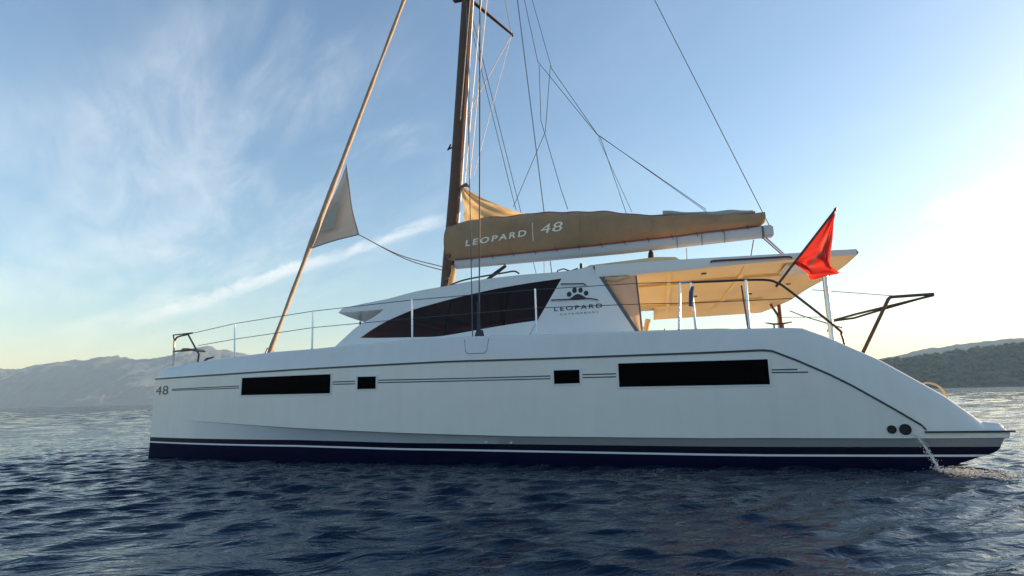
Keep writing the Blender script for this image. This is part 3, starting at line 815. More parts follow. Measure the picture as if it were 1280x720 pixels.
def step(X):
    return 0.15 * min(max((X - 1.0) / 4.0, 0), 1) ** 1.4


def hull_y(X, z):
    """outer face of the port hull"""
    y = yh(X)
    if z > zline(X):
        y += 0.105 * min((z - zline(X)) / 0.38, 1.0)
    elif z < zch_(X):
        y += step(X) + 0.10 * max(zwh(X) - z, 0)
    return y


def hull_rings():
    xs = [0.078, 0.085, 0.11, 0.16, 0.22, 0.343] + list(np.linspace(0.5, 12.1, 110)) + list(np.linspace(12.2, 14.1, 44)) + [14.15, 14.2, 14.21, 14.23, 14.3, 14.34, 14.38, 14.395, 14.41, 14.43, 14.45, 14.465]
    rings = []
    for X in xs:
        X0 = X
        zl, zd, zc_, zk = zline(X), zdk(X), zch_(X), zkeel(X)
        stem_top = float(np.interp(X, [0.078, 0.149, 0.343], [1.531, 1.643, 1.735])) if X < 0.343 else zd
        zd = min(zd, stem_top) if X < 0.343 else zd
        zl = min(zl, zd - 0.012)
        zc_ = min(zc_, zl - 0.02)
        stern = max(X - 13.9, 0)
        yo = yh(X) + 0.08 * stern * stern
        wl = yo + step(X)
        inner = 2 * 0.92 - yo
        thin = max(inner - yo, 0.004)
        tk = min(0.105, thin * 0.22)
        zb, zw = zblue(X), zwh(X)
        lift = lambda z: max(z, zk)
        zsh = 0.028 if X < 0.1 else 0.0
        L = [(0.92, zk), (wl + min(0.25, thin * 0.2), lift(-0.35)), (wl + min(0.03, thin * 0.1), lift(-0.02)), (wl + 0.004, lift(zw - 0.012)), (wl, lift(zw + 0.016)), (wl, lift(zb)),
             (yo + (wl - yo) * 0.30, lift(zc_ - 0.012)), (yo, lift(zc_)), (yo, lift(zl - 0.05)), (yo, zl)]
        zq = zl + (zd - zl) * 0.5
        L += [(yo + tk * 0.45, zq), (yo + tk * 0.9, max(zd - 0.035, zq)), (yo + tk * 1.02, max(zd - 0.012, zq)), (yo + tk * 1.25, zd), (yo + min(0.32, thin * 0.35), zd + 0.004)]
        back = [(2 * 0.92 - y, z) for y, z in L[1:]][::-1]
        rings.append([(X0, y, z) for y, z in L] + [(X0, y, z) for y, z in back])
    return rings


def hull_object(mirror):
    rings = hull_rings()
    n = len(rings[0])
    mb = MB()
    mb.loft(rings, True, True)
    v = [mir(p) for p in mb.v] if mirror else mb.v
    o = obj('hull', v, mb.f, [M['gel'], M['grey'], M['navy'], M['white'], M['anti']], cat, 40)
    at = WO[o.name]
    # the chine is a crease along its whole length
    vco = [np.array(v.co) + at for v in o.data.vertices]
    if mirror:
        vco = [np.array(mir(p)) for p in vco]
    on = [-0.014 < p[2] - zch_(p[0]) < 2e-3 and abs(p[1] - yh(p[0])) < 0.09 and p[0] > 1.2 for p in vco]
    at_ = o.data.attributes.get('sharp_edge') or o.data.attributes.new('sharp_edge', 'BOOLEAN', 'EDGE')
    for e in o.data.edges:
        if on[e.vertices[0]] and on[e.vertices[1]]:
            at_.data[e.index].value = True
    for p in o.data.polygons:
        c = np.array(p.center) + at
        z, X = c[2], c[0]
        k = 0
        if z < zwh(X) - 0.010:
            k = 4
        elif z < zwh(X) + 0.014:
            k = 3
        elif z < zblue(X) - 0.002:
            k = 2
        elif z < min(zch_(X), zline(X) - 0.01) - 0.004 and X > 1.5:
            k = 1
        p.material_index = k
    return o


port = hull_object(False)
starb = hull_object(True)
# the shade painted below the chine fades out into the white bow
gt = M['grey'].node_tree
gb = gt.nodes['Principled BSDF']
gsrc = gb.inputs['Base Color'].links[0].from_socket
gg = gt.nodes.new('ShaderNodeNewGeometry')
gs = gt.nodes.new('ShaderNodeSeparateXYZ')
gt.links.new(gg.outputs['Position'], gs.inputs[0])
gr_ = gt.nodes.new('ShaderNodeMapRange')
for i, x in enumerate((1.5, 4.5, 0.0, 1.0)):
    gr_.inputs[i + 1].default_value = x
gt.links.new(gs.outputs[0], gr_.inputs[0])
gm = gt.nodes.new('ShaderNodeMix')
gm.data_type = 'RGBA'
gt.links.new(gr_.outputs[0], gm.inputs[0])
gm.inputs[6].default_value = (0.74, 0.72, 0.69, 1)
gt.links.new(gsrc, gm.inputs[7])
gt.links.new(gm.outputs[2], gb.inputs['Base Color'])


def skin(name, xs, zlo, zhi, off, thick, m, parent, mirror=False, smooth=35):
    """a strip that follows the hull side, standing `off` proud of it and `thick` thick"""
    rings = []
    for X in xs:
        a, b = zlo(X), zhi(X)
        ya, yb = hull_y(X, a), hull_y(X, b)
        rings.append([(X, ya - off, a), (X, yb - off, b), (X, yb - off + thick, b), (X, ya - off + thick, a)])
    if mirror:
        rings = [[mir(p) for p in r_] for r_ in rings]
    mb = MB()
    mb.loft(rings, True, True)
    return mb.build(name, m, parent, smooth)


# rubbing line below the deck, bending down the stern quarter
def rub_line(parent, mirror):
    xs = list(np.linspace(0.09, 11.6, 90)) + list(np.linspace(11.62, 13.52, 40))
    rings = []
    for X in xs:
        z = zline(X)
        w = 0.014
        y = yh(X)
        rings.append([(X, y - 0.012, z - w), (X, y - 0.012, z + w), (X, y + 0.02, z + w), (X, y + 0.02, z - w)])
    if mirror:
        rings = [[mir(p) for p in r_] for r_ in rings]
    MB().loft(rings, True, True).build('rub_line', M['line'], parent)


rub_line(port, False)
rub_line(starb, True)

# lip of the stern platform
lip = MB()
lip.loft([[(X, yh(X) + 0.08 * max(X - 13.9, 0) ** 2 - 0.03, 0.455), (X, yh(X) + 0.08 * max(X - 13.9, 0) ** 2 - 0.03, 0.477), (X, 1.5, 0.477), (X, 1.5, 0.455)] for X in np.linspace(13.50, 14.52, 20)], True, True)
lip.build('platform_lip', M['line'], port)

for i in range(4):
    q = G['win%d' % i]
    x0, x1 = (q[0][0] + q[3][0]) / 2, (q[1][0] + q[2][0]) / 2
    bot = lambda X, q=q: float(np.interp(X, [q[3][0], q[2][0]], [q[3][2], q[2][2]]))
    top = lambda X, q=q: float(np.interp(X, [q[0][0], q[1][0]], [q[0][2], q[1][2]]))
    w = 0.019
    # frame: four rails, mitred into one mesh
    fr = MB()
    xs = list(np.linspace(x0 - w, x1 + w, 16))
    for lo, hi in ((lambda X: bot(X) - w, lambda X: bot(X)), (lambda X: top(X), lambda X: top(X) + w)):
        fr.loft([[(X, yh(X) - 0.010, lo(X)), (X, yh(X) - 0.010, hi(X)), (X, yh(X) + 0.02, hi(X)), (X, yh(X) + 0.02, lo(X))] for X in xs], True, True)
    for xa, xb in ((x0 - w, x0), (x1, x1 + w)):
        fr.loft([[(X, yh(X) - 0.010, bot(X) + 0.0005), (X, yh(X) - 0.010, top(X) - 0.0005), (X, yh(X) + 0.02, top(X) - 0.0005), (X, yh(X) + 0.02, bot(X) + 0.0005)] for X in (xa, xb)], True, True)
    g = skin('window', np.linspace(x0, x1, 16), bot, top, 0.004, 0.01, M['black'], port)
    fr.build('frame', M['frame'], g) if False else fr.build('window_frame', M['frame'], port)

for seg in G['pin']:
    xs = np.linspace(seg[0][0], seg[-1][0], max(4, int((seg[-1][0] - seg[0][0]) / 0.12)))
    zf = interp(seg)
    skin('pinstripe', xs, lambda X: zf(X) - 0.009, lambda X: zf(X) + 0.009, 0.003, 0.006, M['pin'], port)


def text_mesh(body, spacing=1.0, bold=0.0):
    cu = bpy.data.curves.new('lettering', 'FONT')
    cu.body = body
    cu.size = 1.0
    cu.space_character = spacing
    cu.offset = bold
    cu.resolution_u = 4
    t = bpy.data.objects.new('lettering', cu)
    col.objects.link(t)
    dg = bpy.context.evaluated_depsgraph_get()
    dg.update()
    me = bpy.data.meshes.new_from_object(t.evaluated_get(dg))
    v = np.array([x.co[:] for x in me.vertices])
    f = [list(p.vertices) for p in me.polygons]
    bpy.data.objects.remove(t)
    bpy.data.curves.remove(cu)
    bpy.data.meshes.remove(me)
    v[:, 0] -= v[:, 0].min()
    v[:, 1] -= v[:, 1].min()
    return v / np.array([v[:, 0].max(), v[:, 1].max(), 1]), f


def lettering(name, body, p0, ux, uz, place, m, parent, spacing=1.0, bold=0.0):
    """text laid in the box p0 + s*ux + t*uz (X and Z only); place(X, Z) gives y of the face it sits on"""
    v, f = text_mesh(body, spacing, bold)
    out = []
    for s, t, _ in v:
        X = p0[0] + s * ux[0] + t * uz[0]
        Z = p0[1] + s * ux[1] + t * uz[1]
        out.append((X, place(X, Z), Z))
    o = obj(name, out, f, m, parent, None)
    return o


lettering('hull_number', '48', (0.15, 1.205), (0.44, 0.006), (0.0, 0.175), lambda X, Z: hull_y(X, Z) - 0.005, M['nav'], port, 1.05, 0.0)

for k, (p, r_) in enumerate(((G['exh'][0], 0.054), (G['exh'][1], 0.070))):
    y = hull_y(p[0], p[2])
    mb = MB()
    n = 28
    ring = lambda r, yy: [(p[0] + r * math.cos(2 * math.pi * a / n), yy, p[2] + r * math.sin(2 * math.pi * a / n)) for a in range(n)]
    mb.loft([ring(r_, y + 0.01), ring(r_, y - 0.018), ring(r_ * 0.86, y - 0.022), ring(r_ * 0.74, y - 0.004), ring(0.002, y - 0.003)], True, False)
    mb.build('exhaust_outlet', M['rubber'], port)
for p in G['fit']:
    y = hull_y(p[0], p[2]) 
    MB().tube([(p[0], y + 0.02, p[2]), (p[0], y - 0.03, p[2]), (p[0], y - 0.034, p[2])], [0.026, 0.026, 0.012], 12).build('skin_fitting', M['frame'], port)

# boarding gate seam: a thin rounded outline in the upper panel
d = G['dhatch']
mb = MB()
corn = [d[0], (d[3][0] - 0.0, 0, d[3][2] + 0.04), (d[3][0] + 0.04, 0, d[3][2]), (d[2][0] - 0.04, 0, d[2][2]), (d[2][0], 0, d[2][2] + 0.04), d[1]]
mb.tube([(p[0], hull_y(p[0], p[2]) - 0.004, p[2]) for p in corn], 0.006, 6)
mb.build('hatch_seam', M['pin'], port)

# deck between and on the hulls
mb = MB()
rows = []
for X in np.linspace(1.3, 13.0, 40):
    z = zdeck(X) - 0.03
    if X > 9.6:
        z = min(z, 1.80) if X < 12.3 else min(z, 1.2)
    rows.append([(X, 0.5 + yh(X), z), (X, 1.5, z + 0.0), (X, CL, z + 0.015), (X, 6.14, z), (X, 2 * CL - 0.5 - yh(X), z)])
mb.loft(rows, False)
mb.build('deck', M['nonskid'], cat, 30)
mb = MB()
mb.loft([[(X, 1.55, 0.85), (X, 6.1, 0.85), (X, 6.1, 1.75), (X, 1.55, 1.75)] for X in (3.6, 12.9)], True, True)
mb.build('bridge_deck', M['gel'], cat, 30)
MB().tube([(0.62, 0.9, 1.62), (0.60, CL, 1.66), (0.62, 2 * CL - 0.9, 1.62)], 0.085, 14).build('crossbeam', M['boom'], cat)
mb = MB()
mb.tube([(0.60, CL - 0.5, 1.70), (0.56, CL - 0.08, 2.33), (0.56, CL + 0.08, 2.33), (0.60, CL + 0.5, 1.70)], 0.03, 8)
mb.build('forestay_bridle', M['steel'], cat)

# ---------------- cabin
cab_y = lambda z: 0.95 + 0.14 * (z - 1.9)
outer_k = G['cab_out']
win_k = G['cab_win']


def side_outline(pts, dens):
    return [p for p in pts]


co = [tuple(p) for p in spline(outer_k[0:5], 5)[:-1]] + [tuple(p) for p in spline(outer_k[4:11], 5)] + [tuple(outer_k[11])] + [(p[0], 0, p[2] - 0.08) for p in outer_k[12:]]
co = [(p[0], cab_y(p[2]), p[2]) for p in co]
wu = spline(win_k[0:11], 5)
wl_ = spline(win_k[11:] + [win_k[0]], 4)[:-1]
cw = [(p[0], cab_y(p[2]), p[2]) for p in list(wu) + list(wl_)]


def holed(outer, inner):
    bm = bmesh.new()
    es = []
    for loop in (outer, inner):
        vs_ = [bm.verts.new(p) for p in loop]
        for a in range(len(vs_)):
            es.append(bm.edges.new((vs_[a], vs_[(a + 1) % len(vs_)])))
    bmesh.ops.triangle_fill(bm, use_beauty=True, use_dissolve=False, edges=es)
    bm.verts.index_update()
    v = [tuple(p.co) for p in bm.verts]
    f = [[q.index for q in x.verts] for x in bm.faces]
    bm.free()
    return v, f


sv, sf = holed(co, cw)
roof_edge = [p for p in co if p[2] > 2.85]
roof_edge.sort(key=lambda p: p[0])
mb = MB()
for flip in (False, True):
    vv = [mir(p) for p in sv] if flip else sv
    mb.add(vv, sf)
    # window reveal
    inner = [(p[0], p[1] + 0.05, p[2]) for p in cw]
    rr = [cw, inner]
    if flip:
        rr = [[mir(p) for p in q] for q in rr]
    mb.loft([[a for a in r_] for r_ in zip(*rr)] + [[rr[0][0], rr[1][0]]], False)
# aft bulkhead
mb.loft([[(9.25, 1.25, 1.9), (9.25, 1.25, 3.2)], [(9.3, 6.39, 1.9), (9.3, 6.39, 3.2)]], False)
# front, bulging forward
fr_edge = co[:21]
rows = []
for t in np.linspace(0, 1, 17):
    b = 1 - (2 * t - 1) ** 2
    rows.append([(p[0] - 0.42 * b - 0.05 * (b > 0), p[1] + (2 * CL - 2 * p[1]) * t, p[2]) for p in fr_edge])
mb.loft(rows, False)
cabin = mb.build('cabin', M['gel2'], cat, 32)


# windows: a dark pane either side, just inside the side panel
def pane(flip):
    v = [(p[0], p[1] + 0.018, p[2]) for p in cw]
    v2 = [(p[0], p[1] + 0.030, p[2]) for p in cw]
    if flip:
        v, v2 = [mir(p) for p in v], [mir(p) for p in v2]
    q = MB()
    n = len(v)
    vs_, fs_ = holed_fill(v)
    q.add(vs_, fs_)
    return q.build('window', M['glass'], cabin, None)


def holed_fill(loop):
    bm = bmesh.new()
    vs_ = [bm.verts.new(p) for p in loop]
    es = [bm.edges.new((vs_[a], vs_[(a + 1) % len(vs_)])) for a in range(len(vs_))]
    bmesh.ops.triangle_fill(bm, use_beauty=True, edges=es)
    bm.verts.index_update()
    v = [tuple(p.co) for p in bm.verts]
    f = [[q.index for q in x.verts] for x in bm.faces]
    bm.free()
    return v, f


pane(False)
pane(True)
# front windscreen: dark band following the front face
rows = []
sel = [p for p in fr_edge if 2.15 < p[2] < 2.62]
for t in np.linspace(0.06, 0.94, 15):
    b = 1 - (2 * t - 1) ** 2
    rows.append([(p[0] - 0.42 * b - 0.075, p[1] + (2 * CL - 2 * p[1]) * t, p[2]) for p in sel])
MB().loft(rows, False).build('windscreen', M['black'], cabin)
# mullions on the side glass and the furniture seen through it
for p0, p1 in (((6.42, 2.13), (6.52, 2.80)), ((7.55, 2.27), (7.62, 2.96))):
    MB().loft([[(p0[0] - 0.02, cab_y(p0[1]) + 0.035, p0[1]), (p0[0] + 0.02, cab_y(p0[1]) + 0.035, p0[1])], [(p1[0] - 0.02, cab_y(p1[1]) + 0.035, p1[1]), (p1[0] + 0.02, cab_y(p1[1]) + 0.035, p1[1])]], False).build('mullion', M['rubber'], cabin)
inn = MB()
inn.box((6.9, 5.6, 2.05), (3.4, 0.5, 0.75), None, 0.05)
inn.build('saloon_sofa', M['seat'], cabin)
MB().box((6.2, 3.0, 1.95), (1.1, 0.9, 0.5), None, 0.05).build('saloon_seat', M['seat'], cabin)
MB().box((8.3, 4.8, 2.25), (0.5, 1.6, 1.0), None, 0.04).build('saloon_cabinet', M['seat'], cabin)
MB().box((7.2, 4.2, 2.12), (1.2, 0.9, 0.05), None, 0.02).build('saloon_table', M['teak'], cabin)
MB().box((8.9, 3.7, 2.5), (0.12, 5.0, 1.2), None, 0.02).build('saloon_bulkhead', M['teak'], cabin)

# roof: crowned sheet from the brow to the hardtop, with the brow's flat underside
rows = []
re_ = [(4.286, 1.071, 2.764)] + [(4.7, 1.075, 2.83)] + roof_edge
re_ = [p for i, p in enumerate(re_) if i == 0 or p[0] > re_[i - 1][0] + 0.01]
for p in re_:
    row = []
    for t in np.linspace(-1, 1, 21):
        b = 1 - t * t
        fwd = 0.36 * min(max((6.0 - p[0]) / 1.8, 0), 1)
        row.append((p[0] - fwd * b, CL + (CL - p[1]) * t, p[2] + 0.003 + 0.13 * b ** 0.8))
    rows.append(row)
rf = MB()
rf.loft(rows, False)
rf.build('roof', M['gel'], cabin, 40)
br = MB()
edge_t = [((4.286 - 0.36 * (1 - t * t)), CL + (CL - 1.071) * t, 2.768 + 0.13 * (1 - t * t) ** 0.8) for t in np.linspace(-1, 1, 21)]
edge_b = [((4.216 - 0.36 * (1 - t * t)), CL + (CL - 1.060) * t, 2.688) for t in np.linspace(-1, 1, 21)]
back_b = [((5.24 - 0.40 * (1 - t * t)), CL + (CL - 1.064) * t, 2.705) for t in np.linspace(-1, 1, 21)]
br.loft([edge_t, edge_b, back_b], False)
for flip in (False, True):
    q = [(4.216, 1.060, 2.688), (5.24, 1.064, 2.705), (5.30, 1.092, 2.905), (4.7, 1.075, 2.833), (4.286, 1.071, 2.767)]
    if flip:
        q = [mir(p) for p in q]
    br.add(q, [range(5)])
br.build('brow', M['gel2'], cabin, 30)
MB().tube([(3.86, 2.5, 2.70), (3.90, 2.5, 1.95)], 0.022, 8).build('brow_post', M['canvas'], cabin)

# seam and aft edge trim of the side panel
sm = [(p[0], cab_y(p[2]) - 0.002, p[2]) for p in G['seam'][1:]]
MB().tube(sm, 0.004, 6).build('panel_seam', M['subt'], cabin)
e0, e1 = (9.16, cab_y(3.22), 3.22), (9.85, cab_y(2.02), 2.02)
MB().loft([[(e0[0] + a, e0[1] + b, e0[2]), (e1[0] + a, e1[1] + b, e1[2])] for a, b in ((-0.01, -0.004), (0.055, -0.004), (0.055, 0.14), (-0.01, 0.14), (-0.01, -0.004))], False).build('edge_trim', M['canvas'], cabin)

cy_ = lambda X, Z: cab_y(Z) - 0.006
lettering('cabin_lettering', 'LEOPARD', (8.470, 2.462), (0.83, 0.017), (0.0, 0.075), cy_, M['nav'], cabin, 1.35, 0.012)
lettering('cabin_small_lettering', 'CATAMARANS', (8.57, 2.383), (0.66, 0.010), (0.0, 0.034), cy_, M['subt'], cabin, 1.6, 0.0)
# paw emblem: a pad and four toes
pw = MB()
cx_, cz_ = 8.885, 2.70


def disc(cx, cz, rx, rz, n=18, tilt=0.0):
    return [(cx + rx * math.cos(a) * math.cos(tilt) - rz * math.sin(a) * math.sin(tilt), cz + rx * math.cos(a) * math.sin(tilt) + rz * math.sin(a) * math.cos(tilt)) for a in [2 * math.pi * k / n for k in range(n)]]


pad = [(8.715, 2.655), (8.79, 2.700), (8.84, 2.735), (8.885, 2.748), (8.93, 2.737), (8.985, 2.700), (9.055, 2.655), (8.97, 2.645), (8.885, 2.643), (8.80, 2.645)]
for lp in (pad, disc(8.735, 2.752, 0.042, 0.046), disc(8.830, 2.818, 0.040, 0.052), disc(8.935, 2.812, 0.038, 0.046), disc(9.030, 2.752, 0.040, 0.044)):
    pw.add([(x, cab_y(z) - 0.006, z) for x, z in lp], [range(len(lp))])
pw.build('paw_emblem', M['nav'], cabin, None)
for seg in G['lhand']:
    pts = [(p[0], cab_y(p[2]) - 0.045, p[2]) for p in seg]
    pts = [(pts[0][0], pts[0][1] + 0.05, pts[0][2])] + pts + [(pts[-1][0], pts[-1][1] + 0.05, pts[-1][2])]
    MB().tube(pts, 0.011, 8).build('grab_rail', M['dwire'], cabin)
hr = spline(G['handr'], 4)
MB().tube([(p[0], p[1], p[2] + 0.03) for p in hr], 0.016, 8).build('roof_handrail', M['dwire'], cabin)
MB().tube([(8.45, 1.35, 3.18), (8.50, 1.35, 3.25), (8.60, 1.35, 3.27), (8.72, 1.35, 3.22), (8.86, 1.35, 3.26)], 0.012, 8).build('roof_line', M['dwire'], cabin)
MB().tube([(8.93, 1.3, 3.19), (8.93, 1.3, 3.33)], [0.032, 0.028], 12).build('winch', M['nav'], cabin)

# ---------------- hardtop over the cockpit
topz = interp([[8, 0, 3.232]] + G['ht_top'])
botz = interp([[8, 0, 3.03]] + G['ht_bot'])
aft = [(13.255, 1.1), (13.25, 1.9), (13.12, 3.1), (13.0, CL), (12.90, 4.9), (12.66, 5.9), (12.45, 6.54)]


def aftx(y):
    return float(np.interp(y, [a[1] for a in aft], [a[0] for a in aft]))


def under(u, y, up=0.0):
    t = (y - 1.1) / 5.44
    x = 9.20 + (aftx(y) - 9.20) * u
    zb = botz(x) * (1 - t) + (2.865 + 0.045 * u) * t
    return (x, y, zb + up)


ht = MB()
ys = [1.1, 1.16, 1.28, 1.5] + list(np.linspace(1.7, 5.9, 13)) + [6.1, 6.3, 6.45, 6.54]
us = [0, 0.04, 0.1] + list(np.linspace(0.18, 0.82, 9)) + [0.88, 0.93, 0.97, 1.0]


def recess(u, y):
    e = min((y - 1.1) / 0.6, (6.54 - y) / 0.5, (1 - u) / 0.12)
    return 0.11 * min(max(e - 0.3, 0) / 0.35, 1.0)


UC, YC = 0.215, 5.05                    # the helm opening cut in the far forward corner
topf = lambda u, y: (under(u, y)[0], y, topz(min(under(u, y)[0], 13.12)) - 0.16 * max((y - 1.1) / 5.44, 0) ** 2 + 0.10 * (1 - ((y - CL) / 2.72) ** 2))


def edge_wall(pts, out):
    ht.loft([[under(u, y), tuple(np.array(under(u, y)) * 0.6 + np.array(topf(u, y)) * 0.4 + np.array(out)), topf(u, y)] for u, y in pts], False)


ysA = [y for y in ys if y < YC - 0.05] + [YC]
ysB = sorted(ys + [YC])
usA = [u for u in us if u < UC - 0.01] + [UC]
usB = [UC] + [u for u in us if u > UC + 0.01]
for U, Y in ((usA, ysA), (usB, ysB)):
    ht.loft([[under(u, y, recess(u, y)) for y in Y] for u in U], False)
    ht.loft([[topf(u, y) for y in Y] for u in U], False)
edge_wall([(u, 1.1) for u in usA + usB[1:]], (0, -0.015, 0))
edge_wall([(u, 6.54) for u in usB], (0, 0.015, 0))
edge_wall([(u, YC) for u in usA], (0, 0.01, 0))
edge_wall([(0, y) for y in ysA], (0, 0, 0))
edge_wall([(UC, y) for y in ysB if y >= YC], (0, 0, 0))
edge_wall([(1.0, y) for y in ysB], (0.03, 0, 0))
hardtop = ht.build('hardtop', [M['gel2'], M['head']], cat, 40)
hat = WO[hardtop.name]
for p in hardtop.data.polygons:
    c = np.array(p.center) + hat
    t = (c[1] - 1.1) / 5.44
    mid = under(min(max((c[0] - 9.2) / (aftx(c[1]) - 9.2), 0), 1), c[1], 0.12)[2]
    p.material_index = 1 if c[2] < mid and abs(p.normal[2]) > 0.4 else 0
# seams and beams of the headliner
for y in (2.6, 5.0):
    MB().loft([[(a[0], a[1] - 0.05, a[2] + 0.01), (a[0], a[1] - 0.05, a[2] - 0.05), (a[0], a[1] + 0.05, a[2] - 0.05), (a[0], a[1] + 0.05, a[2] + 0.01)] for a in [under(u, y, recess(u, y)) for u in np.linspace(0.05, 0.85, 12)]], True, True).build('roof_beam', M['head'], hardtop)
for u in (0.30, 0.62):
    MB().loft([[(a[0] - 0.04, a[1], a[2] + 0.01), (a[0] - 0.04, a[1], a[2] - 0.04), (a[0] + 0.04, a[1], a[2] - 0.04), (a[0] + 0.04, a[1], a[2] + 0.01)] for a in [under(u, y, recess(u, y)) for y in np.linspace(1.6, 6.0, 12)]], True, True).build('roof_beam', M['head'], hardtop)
for u, y in ((0.8, 2.0), (0.9, 3.6), (0.75, 4.4), (0.45, 2.0), (0.45, 4.2)):
    a = under(u, y, recess(u, y))
    MB().tube([(a[0], a[1], a[2] + 0.01), (a[0], a[1], a[2] - 0.02)], [0.05, 0.045], 14).build('ceiling_light', M['canvas'], hardtop)
a = under(0.84, 2.0, 0.07)
MB().box((a[0], a[1], a[2] - 0.02), (0.55, 0.9, 0.05), None, 0.02).build('roof_hatch', M['gel'], hardtop)
MB().tube(spline(G['ht_h'], 3), 0.016, 8).build('hardtop_handrail', M['dwire'], hardtop)
# side curtain
c = G['curtain']
rows = []
for s in np.linspace(0, 1, 10):
    a = np.array(c[0]) * (1 - s) + np.array(c[3]) * s
    b = np.array(c[1]) * (1 - s) + np.array(c[2]) * s
    rows.append([tuple(a * (1 - t) + b * t + np.array([0, 0.02 * math.sin(5 * s + 6 * t), 0])) for t in np.linspace(0, 1, 8)])
cur = MB().loft(rows, False).build('side_curtain', M['curtain'], cat)
MB().tube([c[1], c[2]], 0.014, 8).build('curtain_hem', M['canvas'], cur)
MB().tube([(9.36, 1.14, 3.0), (9.55, 1.12, 2.965), (9.75, 1.13, 3.0)], [0.03, 0.045, 0.03], 10).build('curtain_roll', M['tanpad'], cur)
rl = G['roll']
mb = MB()
mb.tube([rl[0], (rl[1][0] - 0.1, rl[1][1], rl[1][2]), (rl[1][0] - 0.04, rl[1][1], rl[1][2])], [0.075, 0.075, 0.05], 14)
mb.tube([(rl[1][0] - 0.06, rl[1][1], rl[1][2]), (rl[1][0], rl[1][1], rl[1][2]), (rl[1][0] + 0.06, rl[1][1], rl[1][2])], [0.05, 0.085, 0.05], 14)
mb.build('rolled_screen', M['frame'], hardtop)
# helm station frame at the far side of the cockpit
hs = MB()
hs.tube([(9.78, 6.2, 2.86), (9.56, 6.2, 1.9)], 0.07, 10)
hs.tube([(9.40, 6.2, 2.45), (9.74, 6.2, 2.72)], 0.02, 8)
hs.build('helm_frame', M['tanpad'], cat)
MB().box((9.53, 6.2, 2.22), (0.22, 0.7, 0.30), None, 0.04).build('helm_seat', M['tanpad'], cat)
MB().tube([(10.28, 1.9, 1.78), (10.28, 1.9, 2.16)], 0.012, 8).build('winch_handle', M['dwire'], cat)
MB().tube([(10.42, 1.6, 1.78), (10.42, 1.6, 1.94), (10.42, 1.6, 2.0)], [0.06, 0.045, 0.055], 14).build('cockpit_winch', M['steel'], cat)
# sun pad on top
tp = MB()
prof = [(8.72, 3.30), (8.75, 3.44), (8.9, 3.50), (10.2, 3.56), (10.55, 3.53), (10.66, 3.45), (10.68, 3.30)]
tp.poly([(x, 2.6, z + 0.07) for x, z in prof], (0, 2.4, 0))
tp.build('sun_pad', M['tanpad'], hardtop, 40)

# ---------------- mast and boom
def mast_at(z):
    zs = [3.0, 3.62, 6.09, 10.94, 21.0]
    return float(np.interp(z, zs, [5.29, 5.347, 5.579, 5.924, 6.50]))


HOUND = 19.4
rings = []
for z in list(np.linspace(3.2, 11, 14)) + [14, 17, 20.9]:
    x = mast_at(z)
    rings.append([(x + 0.150 * math.copysign(abs(math.cos(a)) ** 0.85, math.cos(a)), CL + 0.10 * math.copysign(abs(math.sin(a)) ** 0.85, math.sin(a)), z) for a in [2 * math.pi * k / 24 for k in range(24)]])
mast = MB().loft(rings, True, True).build('mast', M['mast'], cat, 40)
MB().loft([[(mast_at(z) + 0.140, CL - 0.02, z), (mast_at(z) + 0.172, CL - 0.02, z), (mast_at(z) + 0.172, CL + 0.02, z), (mast_at(z) + 0.140, CL + 0.02, z)] for z in np.linspace(4.3, 20, 12)], True, True).build('mast_track', M['frame'], mast)
TIP = np.array((6.64, 5.38, 10.82))
for flip in (False, True):
    tip = mir(TIP) if flip else tuple(TIP)
    y0 = CL - 0.09 if flip else CL + 0.09
    sp = MB().tube([(mast_at(11.0) + 0.03, y0, 11.02), tip], [0.06, 0.038], 12, True, 0.5).build('spreader', M['dwire'], mast)
    MB().tube([tip, (tip[0] + 0.02, tip[1] + (-0.05 if flip else 0.05), tip[2] - 0.02)], [0.048, 0.04], 10).build('spreader_tip', M['rubber'], sp)
    dm = MB()
    dm.tube([(mast_at(7.66) + 0.05, y0, 7.66), tip, (mast_at(15) + 0.05, y0, 15.0)], 0.011, 6)
    dm.build('diamond_stay', M['rope'], mast)
MB().box((mast_at(10.98) - 0.26, CL, 11.0), (0.26, 0.16, 0.07), None, 0.025).build('steaming_light', M['canvas'], mast)
MB().tube([(mast_at(8.4) - 0.15, CL - 0.04, 7.05), (mast_at(7) - 0.24, CL - 0.04, 6.98), (mast_at(7) - 0.17, CL - 0.04, 7.1)], [0.02, 0.035, 0.02], 8).build('deck_light', M['rubber'], mast)
MB().tube([(mast_at(6.0) + 0.13, CL - 0.09, 5.95), (mast_at(6.0) + 0.30, CL - 0.06, 6.02), (mast_at(6.0) + 0.36, CL, 5.98)], [0.03, 0.05, 0.03], 10).build('sail_headboard', M['canvas'], mast)
for zz, yy in ((3.75, -0.12), (4.3, -0.12), (3.9, 0.1)):
    MB().tube([(mast_at(zz) + 0.05, CL + yy - 0.02, zz), (mast_at(zz) + 0.05, CL + yy * 1.6, zz)], [0.055, 0.045], 12).build('mast_winch', M['dwire'], mast)
MB().tube([(5.45, CL - 0.16, 3.35), (5.5, CL - 0.18, 3.55), (5.58, CL - 0.16, 3.9), (5.54, CL - 0.14, 4.05)], [0.05, 0.07, 0.06, 0.03], 10).build('rope_coil', M['sail'], mast)

